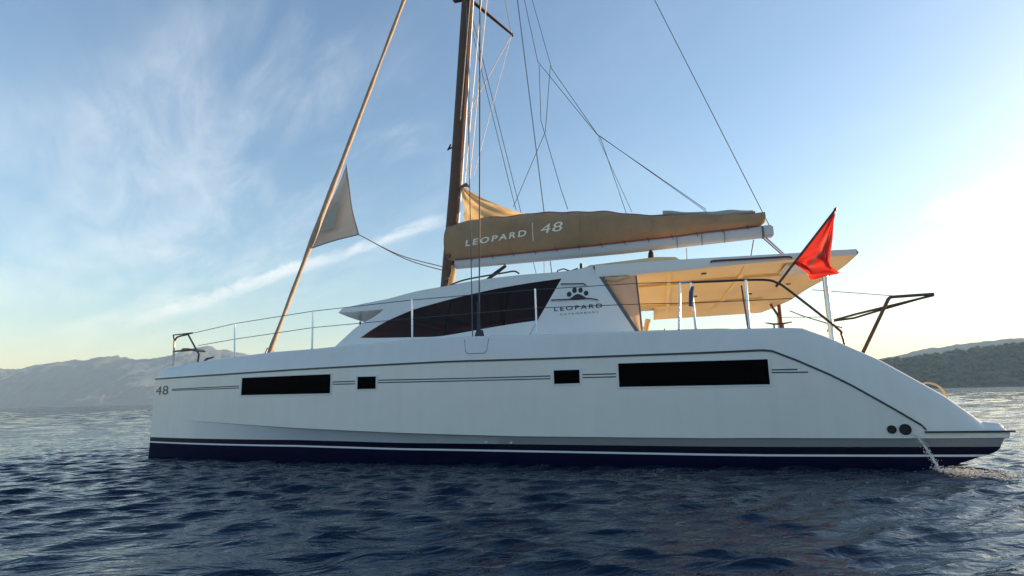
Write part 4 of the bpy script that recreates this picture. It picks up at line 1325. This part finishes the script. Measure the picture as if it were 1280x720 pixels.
bt = interp(G['boomtop'])
bb = interp(G['boombot'])
rings = []
for X in np.linspace(5.58, 12.3, 24):
    a, b = bb(X), bt(X) + 0.02
    h = (b - a) / 2
    zc2 = (a + b) / 2
    rings.append([(X, CL + 0.105 * math.copysign(abs(math.cos(t)) ** 0.6, math.cos(t)), zc2 + h * math.copysign(abs(math.sin(t)) ** 0.6, math.sin(t))) for t in [2 * math.pi * k / 20 for k in range(20)]])
boom = MB().loft(rings, True, True).build('boom', M['boom'], cat, 45)
MB().box((12.40, CL, 4.245), (0.21, 0.20, 0.235), None, 0.03).build('boom_end', M['boom'], boom)
MB().tube([(5.46, CL, 4.10), (5.62, CL, 4.10)], [0.07, 0.07], 12).build('gooseneck', M['dwire'], boom)
for X in (12.28, 11.1, 11.55, 10.6):
    MB().loft([[(X + dx, CL + 0.118 * math.copysign(abs(math.cos(t)) ** 0.6, math.cos(t)), (bb(X) + bt(X)) / 2 + 0.01 + ((bt(X) - bb(X)) / 2 + 0.018) * math.copysign(abs(math.sin(t)) ** 0.6, math.sin(t))) for t in [2 * math.pi * k / 16 for k in range(16)]] for dx in (0, 0.012 if X < 12 else 0.03)], True, True).build('boom_strap', M['canvas'] if X > 12 else M['subt'], boom)
vg = MB()
vg.tube([(6.80, CL, 3.98), (6.55, CL, 3.82), (6.24, CL, 3.62), (5.6, CL, 3.38)], [0.035, 0.045, 0.022, 0.022], 10)
vg.build('boom_vang', M['rubber'], boom)

# sail bag: closed canvas trough with a ridge along the top
bagbot = interp([(5.40, 0, 4.20)] + [p for p in G['bag'][:5]])
tops = sorted(G['bag'][5:16], key=lambda p: p[0])
bagtop_ = interp(tops)


def bagtop(X):
    return bagtop_(X) + 0.012 * math.sin(X * 4.3) + 0.010 * math.sin(X * 9.7 + 1)


def bag_w(X, s):
    """half width at height share s"""
    w = 0.235 - 0.009 * max(X - 8, 0) ** 1.3
    prof = float(np.interp(s, [0, 0.06, 0.2, 0.35, 0.7, 0.85, 0.95, 1.0], [0.36, 0.50, 0.84, 1.0, 1.0, 0.78, 0.36, 0.06]))
    wr = 0.030 * noise.noise(Vector((X * 1.1, s * 2.0, 0.3))) + (0.012 + 0.012 * min(max(X - 8.3, 0), 1)) * noise.noise(Vector((X * 3.4 - 2.6 * s, s * 2.2, 4.3))) + 0.008 * noise.noise(Vector((X * 8.0 + 4 * s, s * 2.0, 1.3)))
    return max(w * prof + wr * (1 if 0.05 < s < 0.98 else 0.2), 0.012)


def bag_y(X, Z):
    a, b = bagbot(X) + 0.0, bagtop(X)
    return CL - bag_w(X, min(max((Z - a) / (b - a), 0), 1))


bag_s = [0, 0.03, 0.06, 0.12, 0.2, 0.28, 0.35, 0.45, 0.55, 0.62, 0.7, 0.78, 0.85, 0.91, 0.95, 0.98, 1.0]
rings = []
for X in np.linspace(5.42, 12.37, 240):
    a, b = bagbot(X), bagtop(X)
    fx = 0.14 * max(1 - (X - 5.42) / 0.3, 0)
    L = []
    for s in bag_s:
        L.append((X - fx * 0.4 * math.sin(s * 3.1), CL - bag_w(X, s), a + (b - a) * s))
    Rr = [(p[0], 2 * CL - p[1], p[2]) for p in L[::-1]]
    rings.append(L + Rr)
bag = MB().loft(rings, True, True).build('sail_bag', M['bag'], cat, 60)
MB().tube([(X, CL - bag_w(X, 0.04) - 0.006, bagbot(X) + 0.015) for X in np.linspace(5.6, 12.2, 60)], 0.012, 6).build('bag_rope_edge', M['rred'], bag)
MB().tube([(X, CL - 0.01, bagtop(X) + 0.006) for X in np.linspace(6.2, 12.2, 60)], 0.014, 6).build('bag_zip', M['rred'], bag)
for X in (6.95, 8.55, 10.1, 11.4):
    MB().tube([(X + 0.05 * s, CL - bag_w(X + 0.05 * s, s) - 0.002, bagbot(X) + (bagtop(X) - bagbot(X)) * s) for s in np.linspace(0.05, 0.97, 24)], 0.006, 5).build('bag_seam', M['bag'], bag)
for X in np.linspace(6.0, 12.0, 13):
    z = bagbot(X) + 0.03
    MB().tube([(X, CL - bag_w(X, 0.08) - 0.004, z + 0.02), (X + 0.02, CL - 0.125, z - 0.05), (X + 0.03, CL - 0.118, z - 0.09)], 0.006, 5).build('lashing', M['rdark'], bag)
by = lambda X, Z: bag_y(X, Z) - 0.009
lettering('sail_lettering', 'LEOPARD', (5.90, 4.455), (1.45, 0.115), (0.03, 0.145), by, M['letter'], bag, 1.3, 0.022)
lettering('sail_number', '48', (7.67, 4.575), (0.50, 0.035), (0.05, 0.215), by, M['letter'], bag, 1.05, 0.0)
qv = []
for Z in np.linspace(4.44, 4.86, 8):
    for X in (7.505, 7.520):
        qv.append((X, by(X, Z), Z))
obj('sail_rule', qv, [(2 * k, 2 * k + 1, 2 * k + 3, 2 * k + 2) for k in range(7)], M['letter'], bag, None)

fd_ = MB()
for z0, x0, x1, y0 in ((0.015, 10.35, 12.15, -0.05), (0.02, 11.1, 12.2, 0.04)):
    fd_.tube([(X, CL + y0 + 0.02 * math.sin(3 * X), bagtop(X) + z0 + 0.02 * math.sin(2.2 * X + y0 * 30)) for X in np.linspace(x0, x1, 22)], [0.045 + 0.015 * math.sin(5 * X) for X in np.linspace(x0, x1, 22)], 8)
fd_.build('sail_fold', M['jib'], bag, 60)

# flaked mainsail standing up at the mast
s_ = G['sail']
head, tailp, foot = np.array(s_[0]), np.array((7.40, CL, 5.10)), np.array((5.79, CL, 5.05))
rows = []
for i in range(15):
    t = i / 14
    a = head * (1 - t) + foot * t
    b = head * (1 - t) + tailp * t
    sag = 0.06 * math.sin(math.pi * t)
    rows.append([tuple(a * (1 - u) + b * u + np.array([0, 0.10 * t * math.sin(7 * u + 3 * t) + 0.07 * math.sin(15 * t + 3 * u) * t + 0.03 * math.sin(17 * u - 9 * t), -sag * u])) for u in np.linspace(0, 1, 18)])
MB().loft(rows, False).build('mainsail', M['sail'], cat, 60)

# ---------------- headsail rolled on the forestay
f0, f1 = np.array((0.35, CL, 1.75)), np.array(G['forestay'][1])
fd = (np.array(G['forestay'][1]) - np.array(G['forestay'][0]))
fd /= np.linalg.norm(fd)
f0 = np.array(G['forestay'][0]) - fd * 0.55
ftop = np.array(G['forestay'][0]) + fd * 15.6
pts, rs = [], []
for t in np.linspace(0.35, 15.2, 120):
    pts.append(tuple(f0 + fd * t))
    rs.append(0.054 + 0.011 * math.sin(t * 3.1) * math.sin(t * 1.3) + (0.02 if 3.0 < t < 6.5 else 0) * math.sin((t - 3.0) / 3.5 * math.pi) - 0.0008 * t)
jib = MB().tube(pts, rs, 14).build('headsail', M['jibroll'], cat, 60)
MB().tube([tuple(f0), tuple(f0 + fd * 0.34)], [0.07, 0.10], 14).build('furler_drum', M['dwire'], cat)
cl = G['clew']
rows = []
top_, tack_ = np.array(cl[0]) - np.array([0.02, 0, 0]), np.array(cl[2]) - np.array([0.03, 0, 0.0])
clw = np.array(cl[1])
for i in range(14):
    t = i / 13
    a = top_ * (1 - t) + tack_ * t
    b = top_ * (1 - t) + clw * t
    rows.append([tuple(a * (1 - u) + b * u + np.array([-0.05 * math.sin(math.pi * t) * u, 0.09 * math.sin(math.pi * u) * t + 0.02 * math.sin(9 * t + 5 * u), 0.05 * math.sin(math.pi * u) * t])) for u in np.linspace(0, 1, 12)])
clo = MB().loft(rows, False).build('headsail_clew', M['jib'], cat, 60)
pa = [np.array(p) + np.array([0, -0.035, 0]) for p in G['patch']]
MB().poly([tuple(pa[0]), tuple(pa[1]), tuple(pa[2]), tuple(pa[2] * 0.6 + pa[0] * 0.4 + np.array([-0.05, 0, 0]))], (0, 0.004, 0)).build('sail_patch', M['patch'], clo)
e = [np.array(r_[-1]) for r_ in rows]
MB().tube([tuple(p) for p in e], 0.014, 6).build('leech_tape', M['canvas'], clo)
MB().tube([tuple(p) for p in rows[-1]], 0.012, 6).build('foot_tape', M['canvas'], clo)
sh = G['sheet']
for dy, dz in ((-0.03, 0.0), (0.35, -0.05)):
    MB().tube(spline([clw, np.array(sh[1]) + np.array([0, dy, dz * 0.5 - 0.02]), np.array((5.36, CL + dy - 0.1, sh[2][2] + dz))], 5), 0.011, 6).build('jib_sheet', M['rred'], cat)

# ---------------- standing and running rigging
def wire(name, pts, r, m):
    return MB().tube(pts, r, 6).build(name, m, cat, 60)


hx = mast_at(HOUND)
for flip in (False, True):
    f_ = mir if flip else (lambda p: p)
    wire('shroud', [f_((7.35, 0.28, 2.0)), f_((hx, CL - 0.1, HOUND))], 0.013, M['wire'])
    tb = MB()
    tb.tube([f_((7.345, 0.28, 1.99)), f_((7.30, 0.40, 2.62))], [0.03, 0.024], 10)
    tb.build('turnbuckle', M['nav'] if not flip else M['steel'], cat)
    mb = MB()
    mb.poly([f_(p) for p in ((7.25, 0.24, 1.93), (7.46, 0.24, 1.93), (7.40, 0.26, 2.12), (7.31, 0.26, 2.12))], (0, 0.06 * (-1 if flip else 1), 0))
    mb.build('chainplate', M['nav'], cat)
    wire('lower_shroud', [f_((7.22, 0.32, 2.0)), f_((mast_at(10.9), CL - 0.1, 10.9))], 0.009, M['wire'])
wire('topping_lift', [(12.45, CL, 4.36), (mast_at(20.8) + 0.2, CL, 20.8)], 0.009, M['wire'])
for y, (a, b) in ((CL - 0.05, ((6.62, 14), (5.834, 6.06))), (CL + 0.06, ((6.75, 14), (5.895, 6.03)))):
    wire('halyard', [(a[0], y, a[1]), (b[0], y, b[1])], 0.013, M['letter'])
wire('halyard', [(mast_at(9) + 0.2, CL - 0.08, 9.2), (5.954, CL - 0.05, 5.85)], 0.008, M['wire'])
wire('halyard', [tuple(TIP), (6.039, CL, 6.235)], 0.007, M['letter'])
lz = G['lz']
lz[2][0], lz[8][0] = lz[0][1], lz[1][1]
for k, seg in enumerate(lz[:4] + lz[8:]):
    y = -0.22 if k % 2 == 0 else 0.22
    P = [np.array(p) for p in seg]
    n = len(P) - 1
    if P[0][2] > 10:
        P = [P[0] + (P[0] - P[1]) * 2.2] + P
    pts = [tuple(p + np.array([0, y * (i / n), 0])) for i, p in enumerate(P)]
    wire('lazy_jack', pts, 0.0075, M['rdark'])
wire('lazy_jack', [tuple(lz[0][2]), tuple(np.array(lz[1][3]) + np.array([0.12, 0, 0.02]))], 0.006, M['rdark'])
wire('lazy_jack', [tuple(lz[1][2]), tuple(np.array(lz[0][3]) + np.array([0.06, 0, 0.0]))], 0.006, M['rdark'])
ms = G['misc']
for a, b, m_ in ((ms[0][0], ms[0][1], 'rred'), (ms[1][0], ms[1][1], 'rope'), (ms[2][0], ms[2][1], 'rred')):
    b = np.array(b)
    a = np.array(a)
    b2 = a + (b - a) * 1.25
    wire('mainsheet', [tuple(a), tuple(b2)], 0.012, M[m_])
wire('mainsheet', [(12.36, CL, 4.13), (12.78, CL, 3.62)], 0.010, M['rope'])
wire('reef_line', [ms[3][0], tuple(np.array(ms[3][1]) - np.array([0, 0, 0.5]))], 0.010, M['rope'])
wire('reef_line', [ms[4][0], tuple(np.array(ms[4][1]) - np.array([0, 0, 0.4]))], 0.008, M['rope'])
bk = MB()
bk.tube([(10.04, CL, 4.06), (10.05, CL, 4.0), (10.05, CL, 3.90), (10.06, CL, 3.60)], [0.015, 0.06, 0.07, 0.05], 12)
bk.tube([(10.05, CL, 3.92), (10.16, CL, 3.62)], [0.03, 0.04], 10)
bk.build('sheet_block', M['rubber'], cat)

# ---------------- rails along the deck edge, both sides
def rails(flip):
    f_ = mir if flip else (lambda p: tuple(p))
    for k, (a, b) in enumerate(G['st']):
        b = (b[0], b[1], zdeck(b[0]) - 0.01)
        st = MB()
        if flip and k in (4, 5):
            continue
        st.tube([f_(b), f_((b[0] * 0.95 + a[0] * 0.05, b[1], b[2] + 0.035)), f_(a)], [0.03, 0.0165, 0.0165] if k < 4 else [0.034, 0.019, 0.019], 10)
        o = st.build('stanchion', M['steel'], cat)
    for nm, key in (('lifeline', 'top'), ('lifeline', 'low')):
        MB().tube([f_(p) for p in G[key]], 0.0065, 6).build(nm, M['wire'], cat)
    p = G['pul']
    pu = MB()
    pu.tube([f_(q) for q in [p[0]] + spline(p[1:4], 4) + [p[4], p[5]]], 0.018, 10)
    pu.tube([f_((p[1][0], 0.95, p[1][2])), f_((0.62, 0.75, 2.40)), f_((1.15, 0.72, 2.42))], 0.013, 8)
    po = pu.build('pulpit', M['dwire'] if not flip else M['steel'], cat)
    MB().tube([f_((0.48, 0.95, 1.79)), f_((0.462, 0.95, 2.27))], 0.022, 10).build('pulpit_leg', M['frame'], po)
    s = G['seat']
    se = MB()
    se.loft([[f_((x, 0.95 - w, z)), f_((x, 0.95 + w, z)), f_((x, 0.95 + w, z - 0.03)), f_((x, 0.95 - w, z - 0.03))] for x, w, z in ((0.46, 0.02, 2.10), (0.70, 0.06, 2.11), (0.85, 0.16, 2.13), (1.0, 0.18, 2.12), (1.13, 0.14, 2.08))], True, True)
    se.build('pulpit_seat', M['dwire'], po)
    MB().tube([f_((1.30, 0.9, 1.86)), f_((1.36, 0.9, 1.90)), f_((1.52, 0.9, 1.93))], [0.02, 0.025, 0.012], 8).build('bow_cleat', M['dwire'], cat)
    MB().tube([f_(q) for q in spline(G['push'], 4)], 0.018, 10).build('pushpit_rail', M['dwire'], cat)
    c = G['cleat']
    cl_ = MB()
    cl_.tube([f_((c[0][0] - 0.03, 0.22, 2.0)), f_((c[0][0] + 0.08, 0.22, 1.975)), f_((c[1][0] - 0.06, 0.22, 1.975)), f_((c[1][0] + 0.06, 0.22, 1.995))], [0.007, 0.013, 0.013, 0.007], 8)
    for x in (11.85, 11.97):
        cl_.tube([f_((x, 0.22, 1.90)), f_((x, 0.22, 1.975))], 0.013, 8)
    cl_.build('stern_cleat', M['dwire'], cat)
    pp = G['postaft']
    po2 = MB().tube([f_(pp[0]), f_((12.815, 1.3, 1.15))], [0.043, 0.043], 12).build('hardtop_post', M['steel'], cat)
    return


rails(False)
rails(True)
a = MB()
a.tube([(10.592, 0.15, 2.659), (10.747, 0.15, 2.65)], 0.017, 8)
a.build('gate_rail', M['steel'], cat)
MB().tube([(11.47, 0.3, 2.58), (11.50, 0.22, 1.92)], 0.016, 8).build('rail_brace', M['dwire'], cat)
p = G['postst']
st = MB()
st.tube([p[0], (12.735, 5.5, 1.7)], 0.04, 10)
st.tube([p[2], p[3]], 0.028, 8)
st.build('cockpit_post', M['teak'], cat)
wire('guard_wire', [(12.76, 4.4, 2.66), (12.85, 3.6, 2.45), (12.9, 1.0, 1.95)], 0.010, M['wire'])
wire('guard_wire', [(12.72, 5.5, 2.66), (13.0, 2.6, 2.30)], 0.007, M['wire'])

# dinghy davits: a bent tube arm each, a strut and a tie bar
def davit(dy):
    y = 2.2 + dy
    d = MB()
    d.tube([(13.41, y, 1.55), (13.93, y, 2.50), (13.97, y, 2.535), (14.60, y, 2.545)], [0.030, 0.028, 0.028, 0.024], 12)
    o = d.build('davit', M['dwire'], cat)
    d = MB()
    d.tube([(13.0, y + 0.2, 2.02), (13.12, y + 0.2, 2.215), (13.45, y + 0.1, 2.29), (14.60, y, 2.525)], 0.020, 10)
    d.build('davit_strut', M['dwire'], o)
    return o


davit(0)
t = MB()
t.tube([(13.07, 2.42, 2.20), (13.45, 2.45, 2.24), (13.90, 2.36, 2.36), (14.58, 2.22, 2.53)], 0.018, 10)
t.build('davit_tie', M['dwire'], cat)
wire('davit_fall', [(14.10, 2.2, 2.54), (12.95, 3.0, 2.86)], 0.007, M['wire'])
# grab rail by the transom steps
gr = G['rope']
MB().tube(spline([(13.60, 0.4, 1.00), (13.70, 0.4, 1.095), gr[1], gr[2], (13.95, 0.4, 0.80)], 5), 0.013, 8).build('transom_rail', M['tanpad'], cat)

# ---------------- things carried by the boat
strap = MB()
strap.loft([[(x + dx, 0.11, z), (x + dx, 0.19, z)] for x, z in ((10.735, 2.56), (10.725, 2.45), (10.715, 2.33), (10.705, 2.27)) for dx in (0,)], False)
strap = MB()
strap.tube([(10.77, 0.145, 2.585), (10.745, 0.125, 2.50), (10.735, 0.12, 2.40), (10.715, 0.13, 2.29)], [0.022, 0.036, 0.036, 0.024], 10)
tag(strap.build('webbing_strap', M['bluebelt'], None), 'short blue webbing strap wound round the gate stanchion', 'strap')

fl = empty('flag', (11.967, 0.25, 2.56))
tag(fl, 'red flag with crescent and star drooping from a slanted staff at the stern rail', 'flag')
MB().tube([(11.93, 0.25, 2.52), (12.83, 0.25, 3.60)], [0.019, 0.016], 10).build('flagstaff', M['dwire'], fl)
MB().tube([(12.825, 0.25, 3.595), (12.845, 0.25, 3.62)], [0.026, 0.012], 10).build('staff_finial', M['dwire'], fl)


def flag_cloth():
    nu, nv = 34, 44
    top_, bot_ = np.array((12.815, 0.25, 3.560)), np.array((12.225, 0.25, 2.874))
    fly = np.array(spline([(12.822, 0.25, 3.53), (12.745, 0.25, 3.20), (12.690, 0.25, 2.93), (12.690, 0.25, 2.76), (12.776, 0.25, 2.650), (12.60, 0.25, 2.625), (12.40, 0.25, 2.600), (12.395, 0.25, 2.70), (12.225, 0.25, 2.86)], 6))
    # the free edge: from the hoist's top corner along the leech, then the bottom hem
    seg = np.linalg.norm(np.diff(fly, axis=0), axis=1)
    cum = np.concatenate([[0], np.cumsum(seg)]) / seg.sum()
    V, UV, F = [], [], []
    for i in range(nu + 1):
        u = i / nu
        a = top_ * (1 - u) + bot_ * u
        b = np.array([np.interp(0.02 + 0.97 * u, cum, fly[:, k]) for k in range(3)])
        for j in range(nv + 1):
            v = j / nv
            p = a * (1 - v) + b * v
            drop = 0.045 * math.sin(math.pi * v) * math.sin(math.pi * u)
            wob = (0.075 * math.sin(9.5 * v * (0.4 + u) + 2.5 * u) + 0.03 * math.sin(21 * v + 6 * u)) * min(v * 2.5, 1) * (0.35 + 0.65 * u)
            V.append((p[0] + 0.012 * math.sin(14 * u + 4 * v) * v, p[1] + wob, p[2] - drop))
            UV.append((v, 1 - u))
    n = nv + 1
    for i in range(nu):
        for j in range(nv):
            F.append((i * n + j, i * n + j + 1, (i + 1) * n + j + 1, (i + 1) * n + j))
    me = bpy.data.meshes.new('flag_cloth')
    at = np.array((12.5, 0.25, 2.6))
    me.from_pydata((np.array(V) - at).tolist(), [], F)
    uvl = me.uv_layers.new(name='UVMap')
    for lp in me.loops:
        uvl.data[lp.index].uv = UV[lp.vertex_index]
    me.polygons.foreach_set('use_smooth', [True] * len(me.polygons))
    m = bpy.data.materials.new('red_flag_cloth')
    m.use_nodes = True
    nt = m.node_tree
    p = nt.nodes['Principled BSDF']
    p.inputs['Roughness'].default_value = 0.85
    uv = nt.nodes.new('ShaderNodeUVMap')
    sp = nt.nodes.new('ShaderNodeSeparateXYZ')
    nt.links.new(uv.outputs[0], sp.inputs[0])

    def mth(op, a, b=None):
        q = nt.nodes.new('ShaderNodeMath')
        q.operation = op
        for i, x in enumerate((a, b)):
            if x is None:
                continue
            if isinstance(x, (int, float)):
                q.inputs[i].default_value = x
            else:
                nt.links.new(x, q.inputs[i])
        return q.outputs[0]

    def inside(cx, cyy, r, ax=1.5):
        dx = mth('MULTIPLY', mth('SUBTRACT', sp.outputs[0], cx), ax)
        dy = mth('SUBTRACT', sp.outputs[1], cyy)
        return mth('LESS_THAN', mth('SQRT', mth('ADD', mth('MULTIPLY', dx, dx), mth('MULTIPLY', dy, dy))), r)
    moon = mth('MULTIPLY', inside(0.46, 0.5, 0.27), mth('SUBTRACT', 1.0, inside(0.50, 0.5, 0.215)))
    # star: five-fold angular outline
    dx = mth('MULTIPLY', mth('SUBTRACT', sp.outputs[0], 0.63), 1.5)
    dy = mth('SUBTRACT', sp.outputs[1], 0.5)
    rad = mth('SQRT', mth('ADD', mth('MULTIPLY', dx, dx), mth('MULTIPLY', dy, dy)))
    ang = mth('ARCTAN2', dy, mth('MULTIPLY', dx, -1.0))
    wedge = mth('ABSOLUTE', mth('SUBTRACT', mth('MODULO', mth('ADD', ang, 12.566 + 0.6283), 1.25664), 0.62832))
    starr = mth('ADD', 0.048, mth('MULTIPLY', mth('POWER', mth('SUBTRACT', 1.0, mth('DIVIDE', wedge, 0.62832)), 1.4), 0.075))
    star = mth('LESS_THAN', rad, starr)
    msk = mth('MAXIMUM', moon, star)
    mx = nt.nodes.new('ShaderNodeMix')
    mx.data_type = 'RGBA'
    nt.links.new(msk, mx.inputs[0])
    mx.inputs[6].default_value = (0.62, 0.045, 0.035, 1)
    mx.inputs[7].default_value = (0.36, 0.11, 0.10, 1)
    nt.links.new(mx.outputs[2], p.inputs['Base Color'])
    tr = nt.nodes.new('ShaderNodeBsdfTranslucent')
    nt.links.new(mx.outputs[2], tr.inputs[0])
    ms_ = nt.nodes.new('ShaderNodeMixShader')
    ms_.inputs[0].default_value = 0.6
    nt.links.new(p.outputs[0], ms_.inputs[1])
    nt.links.new(tr.outputs[0], ms_.inputs[2])
    nt.links.new(ms_.outputs[0], nt.nodes['Material Output'].inputs[0])
    me.materials.append(m)
    o = bpy.data.objects.new('flag_cloth', me)
    col.objects.link(o)
    o.parent = fl
    o.location = (at - WO[fl.name]).tolist()


flag_cloth()

# ---------------- cooling water running out of the hull, and its splash
rng = random.Random(8)
mb = MB()
path = spline([(13.385, 0.02, 0.43), (13.42, -0.10, 0.32), (13.46, -0.19, 0.18), (13.50, -0.26, 0.03), (13.52, -0.28, -0.03)], 10)
mb.tube([(p[0] + rng.uniform(-0.006, 0.006), p[1], p[2] + rng.uniform(-0.006, 0.006)) for p in path], [0.009 + 0.010 * i / len(path) + rng.uniform(-0.004, 0.004) for i in range(len(path))], 9)


def blob(c, r, ft=1.0):
    bm = bmesh.new()
    bmesh.ops.create_icosphere(bm, subdivisions=1, radius=r)
    for q in bm.verts:
        q.co *= rng.uniform(0.7, 1.3)
        q.co.z *= ft
    bm.verts.index_update()
    v = [(Vector(c) + q.co) for q in bm.verts]
    f = [[q.index for q in x.verts] for x in bm.faces]
    bm.free()
    return v, f


for k in range(160):
    t = rng.random()
    p = path[int(t * (len(path) - 1))]
    mb.add(*blob((p[0] + rng.gauss(0, 0.02 + 0.03 * t), p[1] + rng.gauss(0, 0.03), p[2] + rng.gauss(0, 0.02)), rng.uniform(0.003, 0.009)))
tag(mb.build('water_jet', M['foam'], None, 60), 'thin stream of cooling water pouring from the stern quarter into the sea', 'water jet')
mb = MB()
for k in range(900):
    r = abs(rng.gauss(0, 1))
    x = 13.52 + abs(rng.gauss(0.0, 0.38)) + rng.gauss(0, 0.05)
    y = -0.42 + rng.gauss(0, 0.20) - 0.1 * (x - 13.6)
    z = 0.012 + abs(rng.gauss(0, 0.025)) * math.exp(-((x - 13.55) / 0.3) ** 2) + rng.uniform(-0.01, 0.015)
    mb.add(*blob((x, y, z), rng.uniform(0.004, 0.016), 0.5))
tag(mb.build('splash', M['foam'], None, 60), 'white splash and bubbles where the water jet meets the sea', 'splash', None, 'stuff')
